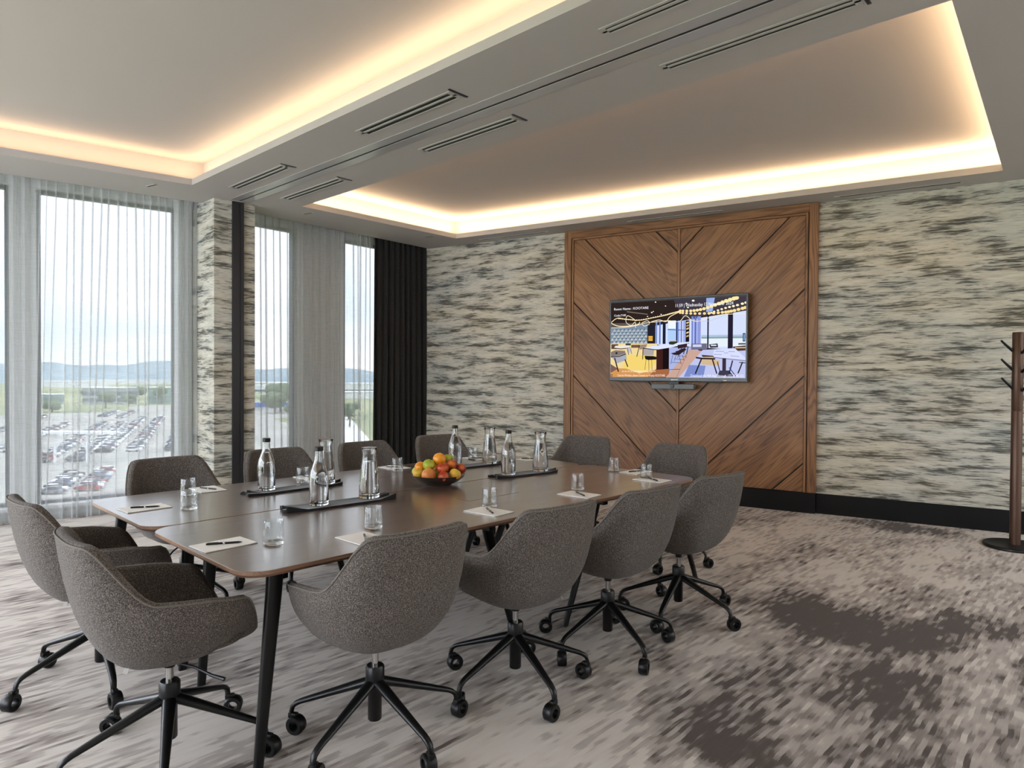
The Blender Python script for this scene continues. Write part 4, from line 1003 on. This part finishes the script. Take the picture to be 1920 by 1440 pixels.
# ------------------------------------------------------------------ outside
GZ = -22.0
def outside():
    m = MB(); m.prism([(-6000, -3000), (-12, -3000), (-12, 5200), (-6000, 5200)], GZ-1, GZ)
    struct(m.build('ground', MT['grassland']), 'green and built up land far below the windows')
    m = MB(); m.prism([(-452, 40), (-120, -10), (-120, 120), (-250, 140), (-450, 200)], GZ, GZ+.05)
    m.prism([(-520, 150), (-330, 110), (-330, 190), (-520, 260)], GZ, GZ+.06)
    struct(m.build('pavement', MT['asphalt']), 'pale surface of the car park')
    # hills on the horizon
    rg = random.Random(5)
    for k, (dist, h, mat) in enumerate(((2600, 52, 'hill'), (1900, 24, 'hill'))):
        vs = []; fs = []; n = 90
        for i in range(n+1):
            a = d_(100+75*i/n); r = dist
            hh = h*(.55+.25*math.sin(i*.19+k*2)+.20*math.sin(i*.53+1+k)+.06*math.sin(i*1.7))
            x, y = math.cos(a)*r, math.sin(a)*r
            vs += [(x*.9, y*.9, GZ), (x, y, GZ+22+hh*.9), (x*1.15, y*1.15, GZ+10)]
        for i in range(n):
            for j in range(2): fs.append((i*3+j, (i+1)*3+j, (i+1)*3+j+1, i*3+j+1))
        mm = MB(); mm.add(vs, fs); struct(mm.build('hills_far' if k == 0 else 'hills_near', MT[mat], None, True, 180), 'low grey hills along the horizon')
    # parked cars in long rows
    def car(col):
        c = MB(); c.cur = 0
        b = [(-2.2, .35), (-2.2, .75), (-1.9, .95), (2.0, .92), (2.25, .7), (2.25, .35)]
        r = [(-1.7, .95), (-1.35, 1.42), (.45, 1.42), (1.15, .93)]
        def ext(p, w0, w1):
            n = len(p); c.add([(x, -w0, z) for x, z in p]+[(x, w0, z) for x, z in p], [tuple(range(n)), tuple(range(n, 2*n))]+[(i, (i+1) % n, n+(i+1) % n, n+i) for i in range(n)])
        ext(b, .88, .88); c.cur = 1; ext(r, .74, .74); c.cur = 0; c.box((-1.3, -.70, 1.40), (.4, .70, 1.46)); c.cur = 2
        for x in (-1.35, 1.4):
            for y in (-.8, .8): c.lathe([(.32, -.1), (.32, .1)], 8, Matrix.Translation((x, y, .32)) @ Matrix.Rotation(PI/2, 4, 'X'))
        return c.mesh('car', [MT['car_'+col], MT['car_glass'], MT['black_plastic']])
    cols = ['white', 'silver', 'grey', 'black', 'red', 'blue']; meshes = {c: car(c) for c in cols}
    rows = [((-208, 40), (-345, 90)), ((-205, 47), (-342, 97)), ((-222, 58), (-375, 116)), ((-219, 65), (-372, 123)), ((-213, 74), (-330, 118)), ((-240, 36), (-350, 76)), ((-150, 30), (-176, 40)), ((-152, 37), (-178, 47)), ((-385, 108), (-440, 130)), ((-400, 104), (-450, 124)), ((-262, 26), (-420, 82))]
    for k, (a, b) in enumerate(rows):
        ax, ay = a; bx, by = b; Ln = math.hypot(bx-ax, by-ay); dx, dy = (bx-ax)/Ln, (by-ay)/Ln; s = 0
        st = 3.0 if k < 9 else 4.0
        while s < Ln:
            if rg.random() < .9:
                c = rg.choices(cols, (38, 26, 16, 10, 5, 5))[0]
                o = bpy.data.objects.new('parked_car', meshes[c]); link(o); o.location = (ax+dx*s, ay+dy*s, GZ+.05)
                o.rotation_euler = (0, 0, math.atan2(dy, dx)+PI/2+rg.uniform(-.03, .03)+(PI if rg.random() < .5 else 0)-.35)
                zone = ('in the far rows by the offices' if ax+dx*s < -300 else 'in the middle rows of the car park' if ax+dx*s < -195 else 'in the short rows nearest the window')
                tag(o, c+' car parked '+zone, 'car', c+' cars '+zone)
            s += st
    # buildings
    def block(name, x, y, rz, lx, ly, h, wall, label, bands=None, roof=None):
        e = empty(name, (x, y, GZ), rz); tag(e, label, 'building')
        q = MB(); q.box((-lx/2, -ly/2, 0), (lx/2, ly/2, h)); q.build('walls', MT[wall], e)
        q = MB(); q.box((-lx/2-.5, -ly/2-.5, h), (lx/2+.5, ly/2+.5, h+.7)); q.build('roof', MT[roof or 'white_paint'], e)
        for z0, z1 in bands or []:
            q = MB(); q.box((-lx/2-.05, -ly/2-.1, z0), (lx/2+.1, ly/2+.05, z1)); q.build('window', MT['office_glass'], e)
    block('office_block', -565, 152, d_(50), 30, 18, 12, 'office_grey', 'grey office block with dark window bands beyond the car park', [(2, 4.6), (6.6, 9.6)])
    block('office_block', -556, 184, d_(50), 13, 14, 12, 'teal_cladding', 'teal clad office block right of the grey office block', [(4, 5)])
    block('low_building', -590, 116, d_(50), 20, 12, 7, 'teal_cladding', 'low glazed building with white roof at the left edge of the window view', [(2, 5)])
    block('warehouse', -1250, 285, d_(64), 90, 40, 9, 'warehouse', 'long white warehouse in the fields behind the offices')
    block('warehouse', -1500, 460, d_(64), 190, 40, 8, 'warehouse', 'very long white warehouse strip near the hills')
    block('warehouse', -800, 405, d_(60), 90, 50, 12, 'warehouse', 'white warehouse seen through the far window left of the sheer folds', [(1, 4)])
    block('warehouse', -755, 500, d_(56), 90, 50, 11, 'warehouse', 'white warehouse seen through the far window next to the drape', [(1, 3.5)])
    block('warehouse', -560, 370, d_(56), 70, 30, 6, 'warehouse', 'low white shed in front of the warehouse by the drape')
    e = empty('blue_awning', (-405, 208, GZ), d_(62)); tag(e, 'blue fascia of a low shed seen through the far window', 'building')
    q = MB(); q.box((-28, -4, 0), (28, 4, 2.6)); q.build('walls', MT['warehouse'], e); q = MB(); q.box((-29, -5, 2.6), (29, 5, 5.0)); q.build('fascia', MT['blue_band'], e)
    q = MB(); q.prism([(-330, 190), (-160, 95), (-155, 110), (-325, 206)], GZ, GZ+.08); struct(q.build('road', MT['road_light']), 'pale road below the far window')
    # white steel canopy at the near side of the car park
    e = empty('steel_canopy', (-204, 44, GZ), d_(46)); tag(e, 'white steel canopy frame at the near edge of the car park', 'canopy')
    q = MB(); q.box((-14, -1.5, 7.6), (14, 1.5, 8.2)); q.build('roof_beam', MT['white_paint'], e)
    for x in (-12, -10.5, -2, 6.2):
        q = MB(); q.box((x-.25, -.25, 0), (x+.25, .25, 7.6)); q.build('post', MT['white_paint'], e)
    for x0, x1 in ((-2, 1.5), (6.2, 2.7)):
        q = MB(); q.tube([(x0, 0, 3.6), (x1, 0, 7.6)], .25, 6); q.build('brace', MT['white_paint'], e)
    # trees
    def tree(x, y, r, h, seed, label, mat='leaf'):
        e = empty('tree', (x, y, GZ)); tag(e, label, 'tree', 'trees around the car park'); rr = random.Random(seed)
        q = MB(); q.tube([(0, 0, 0), (0, 0, h*.6)], [r*.08, r*.05], 7); q.build('trunk', MT['trunk'], e)
        q = MB()
        for k in range(16):
            a = rr.uniform(0, 6.28); b = rr.uniform(0, .75)*r; q.sphere((b*math.cos(a), b*math.sin(a), h*(.45+.45*rr.random())), r*rr.uniform(.32, .5), 9, 6, (1, 1, .85))
        q.build('crown', MT[mat], e, True, 180)
    T = [(-500, 132, 6, 10), (-515, 150, 5, 8), (-540, 180, 6, 14), (-470, 190, 6, 9), (-610, 150, 8, 10), (-640, 190, 9, 10), (-385, 196, 9, 17), (-372, 186, 8, 12), (-374, 224, 7, 13), (-330, 176, 6, 8), (-300, 190, 6, 8), (-345, 205, 7, 9), (-470, 96, 6, 7)]
    for i, (x, y, r, h) in enumerate(T):
        tree(x, y, r, h, i, ('broad green tree in front of the warehouses seen through the far window' if x > -400 and y > 150 else 'small tree at the edge of the car park seen through the left window'))
        bpy.data.objects
    e = empty('palm_tree', (-258, 164, GZ)); tag(e, 'spiky palm tree seen through the far window by the drape', 'tree')
    q = MB(); q.tube([(0, 0, 0), (.2, .1, 5)], [.4, .3], 8); q.build('trunk', MT['trunk'], e)
    q = MB(); rr = random.Random(2)
    for k in range(46):
        a = rr.uniform(0, 6.28); el = rr.uniform(-.3, 1.3); l = rr.uniform(2.8, 4.0); c_, s_ = math.cos(a), math.sin(a)
        tip = Vector((c_*math.cos(el)*l, s_*math.cos(el)*l, 5+math.sin(el)*l)); q.tube([(.2, .1, 5), tip*.5+Vector((0, 0, 2.6)), tip], [.16, .2, .03], 4)
    q.build('fronds', MT['palm_leaf'], e)

room(); facade(); curtains(); ceiling_fittings(); oak_panel(); television(); coat_stand()
tables(); chairs(); napkins(); vessels(); stationery(); fruit_bowl(); outside()
